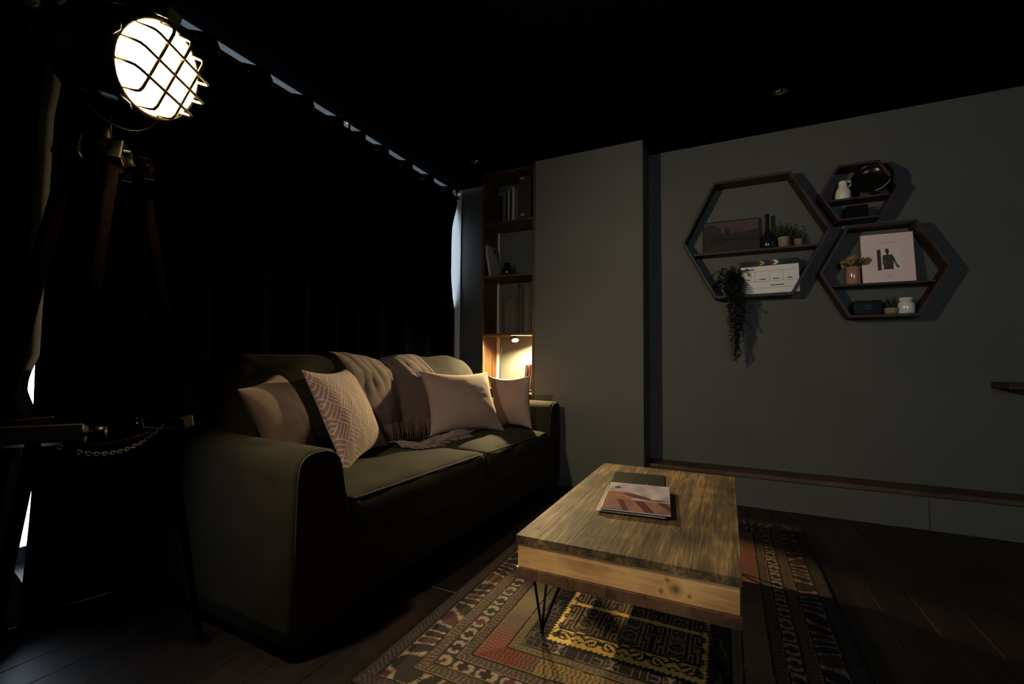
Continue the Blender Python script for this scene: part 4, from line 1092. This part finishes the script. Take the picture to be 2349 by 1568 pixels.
# -- large hexagon, lower: trailing plant, clapperboard
tp_ = thing('trailing_plant', 'dark trailing plant spilling down below the largest hexagon shelf', 'plant', (0.035, YB-0.075, LBOT))
bm = bmesh.new(); pot(bm, 0.034, 0.044, 0.075); link_mesh('pot', bm, M['pot_dark'], tp_)
bm = bmesh.new()
for k in range(62):
    az = rg.uniform(0, 2*PI); reach = rg.uniform(0.03, 0.085)
    mx = reach*math.cos(az)*1.25; my = -abs(reach*math.sin(az))*0.55
    longv = k < 34
    if longv:
        mx = rg.uniform(-0.03, 0.075); my = -0.062-rg.uniform(0, 0.02); drop = -0.03 - rg.random()**0.8*0.41 if k > 4 else -0.40-0.012*k
        ex = 0.15*(1+drop/0.48)*rg.uniform(0.0, 1.0)+0.018 + 0.01*rg.uniform(-1, 1)
        pts = [Vector((0, 0, 0.07)), Vector((mx*0.6, my*0.7, 0.135)), Vector((mx, my-0.012, 0.05)), Vector((mx*0.9+0.01, my-0.018, -0.05))]
        nseg = max(2, int(-drop/0.05))
        for q in range(1, nseg+1):
            f_ = q/nseg; pts.append(Vector((mx*(1-f_)+ex*f_+0.008*math.sin(q*1.7+k), my-0.012+0.02*f_, -0.05+(drop+0.05)*f_)))
        pts = [p for p in pts]
    else:
        tz = rg.uniform(0.10, 0.21); pts = [Vector((0, 0, 0.065)), Vector((mx*0.5, my*0.5, tz*0.9)), Vector((mx, my, tz)), Vector((mx*1.25, my*1.15, tz-0.05))]
    tube(bm, pts, 0.0009, 4)
    for a_, b_ in zip(pts[:-1], pts[1:]):
        L_ = (b_-a_).length; nl = max(2, int(L_/0.0085))
        for q in range(nl):
            p = a_.lerp(b_, (q+rg.random())/nl); dd = Vector((rg.uniform(-1, 1), rg.uniform(-1, 0.4), rg.uniform(-0.9, 0.25)))
            if p.y+0.02 < 0.07: leafy(bm, p, dd, rg.uniform(0.017, 0.027), rg.uniform(0.012, 0.019))
link_mesh('foliage', bm, M['leaf'], tp_)
cb = thing('clapperboard', 'white film clapperboard with coloured chevrons leaning in the largest hexagon shelf', 'clapperboard', (0.262, 3.370, LBOT+0.001)); cb.rotation_euler = (R(-5), R(-1.0), 0)
cw_, ch_ = 0.335, 0.192
bm = bmesh.new(); box(bm, -cw_/2, cw_/2, -0.004, 0.004, 0.004, ch_, bev=0.003); link_mesh('board', bm, M['white'], cb)
bm = bmesh.new()
def bar(x0, x1, z0, z1, y=-0.0047): box(bm, x0, x1, y, y+0.0006, z0, z1)
bar(-cw_/2+0.01, cw_/2-0.01, ch_*0.80, ch_*0.806); bar(-cw_/2+0.01, cw_/2-0.01, ch_*0.44, ch_*0.447); bar(-cw_/2+0.01, cw_/2-0.01, ch_*0.21, ch_*0.216)
for f_ in (0.25, 0.5, 0.73): bar(-cw_/2+cw_*f_-0.0008, -cw_/2+cw_*f_+0.0008, ch_*0.44, ch_*0.80)
link_mesh('ruling', bm, M['ink'], cb)
bm = bmesh.new(); rq = random.Random(2)
for (x0, x1, z) in ((0.05, 0.26, 0.865), (0.10, 0.17, 0.50), (0.32, 0.43, 0.50), (0.56, 0.66, 0.50), (0.81, 0.88, 0.50), (0.52, 0.74, 0.275)):
    x = x0
    while x < x1-0.012:
        w_ = rq.uniform(0.010, 0.018); bar(-cw_/2+cw_*x, -cw_/2+cw_*(x+w_), ch_*z, ch_*(z+0.035+0.012*rq.random())); x += w_+0.005
link_mesh('small_print', bm, M['ink'], cb)
ck = bmesh.new(); box(ck, -cw_/2-0.004, cw_/2+0.002, -0.006, 0.005, ch_+0.001, ch_+0.037, bev=0.002)
stick = link_mesh('clapper_stick', ck, M['board_black'], cb)
def chevron(x, mat, nm):
    bm = bmesh.new(); z0, z1 = ch_+0.003, ch_+0.035; zm = (z0+z1)/2; w_ = 0.020; dx = 0.018
    for (za, zb_, s) in ((z0, zm, 1), (zm, z1, -1)):
        xa = x + (0 if s == 1 else dx); xb = x + (dx if s == 1 else 0)
        f_ = [bm.verts.new(p) for p in ((xa, -0.0066, za), (xa+w_, -0.0066, za), (xb+w_, -0.0066, zb_), (xb, -0.0066, zb_))]
        b2 = [bm.verts.new((v.co.x, -0.0059, v.co.z)) for v in f_]
        bm.faces.new(f_); bm.faces.new(list(reversed(b2)))
        for q in range(4): bm.faces.new((f_[q], b2[q], b2[(q+1) % 4], f_[(q+1) % 4]))
    link_mesh(nm, bm, mat, stick)
chevron(-0.088, M['darkgreen'], 'chevron'); chevron(-0.060, M['yellow'], 'chevron'); chevron(-0.024, M['darkgreen'], 'chevron'); chevron(0.000, M['red'], 'chevron'); chevron(0.021, M['white'], 'chevron'); chevron(0.052, M['darkgreen'], 'chevron')
# -- small hexagon: jug, glossy helmet-like dish, dark box
jg = thing('jug', 'small cream-white jug with a loop handle on the smallest hexagon shelf', 'jug', (0.672, YB-0.062, 1.9475))
bm = bmesh.new(); lathe(bm, [(0, 0), (0, 0.034), (0.012, 0.041), (0.05, 0.042), (0.072, 0.034), (0.088, 0.024), (0.118, 0.022), (0.122, 0.024), (0.121, 0.021), (0.09, 0.019), (0.02, 0.0)], n=32); link_mesh('body', bm, M['cream'], jg)
bm = bmesh.new(); tube(bm, [(0.019, -0.004, 0.116), (0.034, -0.008, 0.119), (0.042, -0.008, 0.106), (0.040, -0.008, 0.092), (0.026, -0.004, 0.082)], 0.0045, 8); link_mesh('handle', bm, M['cream'], jg)
dsh = thing('round_dish', 'round glossy black dish with a silver rim arc on the smallest hexagon shelf', 'dish', (0.808, YB-0.100, 1.948)); 
dn = Vector((-0.28, -0.93, 0.22)).normalized(); dc = Vector((0, -0.008, 0.103))
bm = bmesh.new(); lathe(bm, [(0.0, 0.100), (0.006, 0.102), (0.008, 0.098), (-0.004, 0.088), (-0.018, 0.070), (-0.026, 0.04), (-0.028, 0.0)], dc, dn, n=48)
lathe(bm, [(0.0, 0.100), (-0.012, 0.090), (-0.026, 0.072), (-0.034, 0.04), (-0.036, 0.0)], dc, dn, n=48); link_mesh('dish', bm, M['gloss_black'], dsh)
du = dn.cross(Vector((0, 0, 1))).normalized(); dv = du.cross(dn)
bm = bmesh.new(); tube(bm, [dc+dn*0.009+(du*math.cos(R(a_))+dv*math.sin(R(a_)))*0.092 for a_ in range(200, 262, 4)], 0.0030, 6); link_mesh('silver_rim', bm, M['spine_white'], dsh)
du2 = du
bm = bmesh.new(); box(bm, -0.055, 0.055, -0.04, 0.04, 0, 0.082, bev=0.002)
tag(link_mesh('navy_box', bm, M['navy'], None, loc=(0.735, YB-0.055, SBOT+0.0005)), 'near-black navy box under the smallest hexagon shelf board', 'box')
# -- medium hexagon: pink book, flower pot, box, cactus, jar
def cover(a, b):
    c = np.ones((*a.shape, 3))*np.array([0.88, 0.69, 0.67]); c *= (1+0.03*waves(a, b, 2, 40))[..., None]
    ph = (a > 0.30) & (a < 0.745) & (b > 0.245) & (b < 0.68)
    c[ph & (a < 0.375)] = np.array([0.045, 0.045, 0.035]); c[ph & (a > 0.39)] = np.array([0.86, 0.80, 0.70])
    skin = np.array([0.045, 0.042, 0.035])
    hd = ((a-0.495)/0.037)**2 + ((b-0.635)/0.055)**2 < 1; c[hd] = skin
    c[(np.abs(a-0.50) < 0.02) & (b > 0.55) & (b < 0.60)] = skin
    sh = (np.abs(a-0.505) < 0.105-0.30*np.clip(b-0.50, 0, 1)) & (b < 0.56) & (b > 0.26); tor = sh & ((b > 0.36) | (np.abs(a-0.505) < 0.095)); c[tor & ph] = skin*1.2
    arm_ = (np.abs(a - (0.605+(0.50-b)*0.33)) < 0.018) & (b < 0.52) & (b > 0.29); c[arm_] = skin*1.5
    c[((a-0.685)/0.03)**2+((b-0.31)/0.028)**2 < 1] = np.array([0.16, 0.09, 0.07])
    c[(np.abs(a-0.44) < 0.008) & (np.abs(b-0.42) < 0.04)] = np.array([0.3, 0.3, 0.26])
    # faint unreadable print above and below
    pr = ((np.abs(b-0.815) < 0.010) & (a > 0.33) & (a < 0.66) & (np.sin(a*190) > -0.3)) | ((np.abs(b-0.12) < 0.009) & (a > 0.46) & (a < 0.54) & (np.sin(a*170) > -0.3)); c[pr] = np.array([0.5, 0.36, 0.36])
    return np.clip(c, 0.01, 1)
picture('pink_book', 'large square pink book with a dark figure photographed on its cover', 'book', 0.881, 3.372, 1.4132, 0.252, 0.304, cover, M['print_matt'], plain('pink_cover_board', (0.72, 0.56, 0.56), 0.5), tilt=R(-7), t_=0.014, na=150, nb=170)
fp = thing('flower_pot', 'glossy pink ceramic pot of dried ochre flowers left of the pink book', 'flower pot', (0.713, 3.395, 1.4125))
bm = bmesh.new(); lathe(bm, [(0, 0), (0, 0.034), (0.006, 0.037), (0.105, 0.037), (0.112, 0.035), (0.112, 0.031), (0.09, 0.031), (0.09, 0)], n=32); link_mesh('pot', bm, M['terracotta'], fp)
bm = bmesh.new()
for k in range(30):
    az = rg.uniform(0, 2*PI); rr = 0.062*math.sqrt(rg.random()); c_ = Vector((rr*math.cos(az)*1.15+0.004, -0.010+0.55*rr*math.sin(az), 0.128+0.055*rg.random()*(1-rr/0.08)))
    tube(bm, [(c_.x*0.3, c_.y*0.3, 0.08), c_], 0.0008, 4)
    for q in range(9):
        dd = Vector((math.cos(q*0.7+k), rg.uniform(-0.9, 0.4), math.sin(q*0.7+k)*0.8)); leafy(bm, c_, dd, 0.026, 0.017, mi=(1 if (k % 4 == 0 and c_.x > 0.02) else 0))
link_mesh('flowers', bm, [M['petal'], M['petal2']], fp)
bm = bmesh.new()
for k in range(14):
    az = rg.uniform(0, 2*PI); p = Vector((0.03*math.cos(az), 0.02*math.sin(az)-0.01, 0.11)); leafy(bm, p, Vector((math.cos(az), -0.4, 0.25+rg.random()*0.9)), 0.055, 0.016)
link_mesh('leaves', bm, M['leaf2'], fp)
nbx = thing('navy_tin', 'dark navy rounded box in the lower left of the medium hexagon shelf', 'box', (0.775, YB-0.065, MBOT+0.0005))
bm = bmesh.new(); box(bm, -0.070, 0.070, -0.035, 0.035, 0, 0.088, bev=0.010, seg=4); smooth_by_angle(link_mesh('body', bm, M['navy2'], nbx))
bm = bmesh.new()
for (x0, x1, z) in ((-0.022, 0.018, 0.052), (-0.016, 0.014, 0.034)):
    x = x0
    while x < x1: box(bm, x, x+0.005, -0.0358, -0.0352, z, z+0.008); x += 0.0068
link_mesh('small_print', bm, plain('faded_blue_print', (0.05, 0.07, 0.12), 0.5), nbx)
cp = thing('potted_cactus', 'small dark cactus in a shallow sand-coloured pot beside the white jar', 'plant', (0.893, YB-0.070, MBOT+0.0005))
bm = bmesh.new(); lathe(bm, [(0, 0), (0, 0.028), (0.01, 0.034), (0.036, 0.036), (0.040, 0.034), (0.034, 0.030), (0.032, 0)], n=28); link_mesh('pot', bm, M['pot_sand'], cp)
bm = bmesh.new()
for k in range(26):
    az = k*2.4; tl = 0.25+0.75*(1-k/26); dd = Vector((math.cos(az)*(1.1-tl), math.sin(az)*(1.1-tl), 0.9)).normalized(); b0 = Vector((0.012*math.cos(az), 0.012*math.sin(az), 0.032))
    tube(bm, [b0, b0+dd*0.03*tl*1.2+Vector((0, 0, 0.01)), b0+dd*0.062*tl+Vector((0, 0, 0.012))], [0.0045, 0.004, 0.0006], 6)
link_mesh('cactus', bm, M['leaf'], cp)
jr = thing('lidded_jar', 'glossy white glass jar at the lower right of the medium hexagon shelf', 'jar', (0.962, YB-0.070, MBOT+0.0005))
bm = bmesh.new(); lathe(bm, [(0, 0), (0, 0.036), (0.006, 0.041), (0.055, 0.042), (0.068, 0.037), (0.074, 0.030), (0.078, 0.029), (0.078, 0)], n=36); link_mesh('body', bm, M['white_glass'], jr)
bm = bmesh.new(); lathe(bm, [(0.0785, 0), (0.0785, 0.031), (0.082, 0.033), (0.094, 0.033), (0.097, 0.031), (0.098, 0)], n=36); link_mesh('lid', bm, M['white_glass'], jr)
# -- floating shelf whose end shows at the right edge of the view
bm = bmesh.new(); box(bm, 1.345, XR-0.002, 3.27, YB-0.001, 0.795, 0.83, bev=0.003)
tag(link_mesh('floating_shelf', bm, M['hexwood'], None, loc=(0, 0, 0)), 'dark floating shelf board at the far right, low on the wall', 'wall shelf')
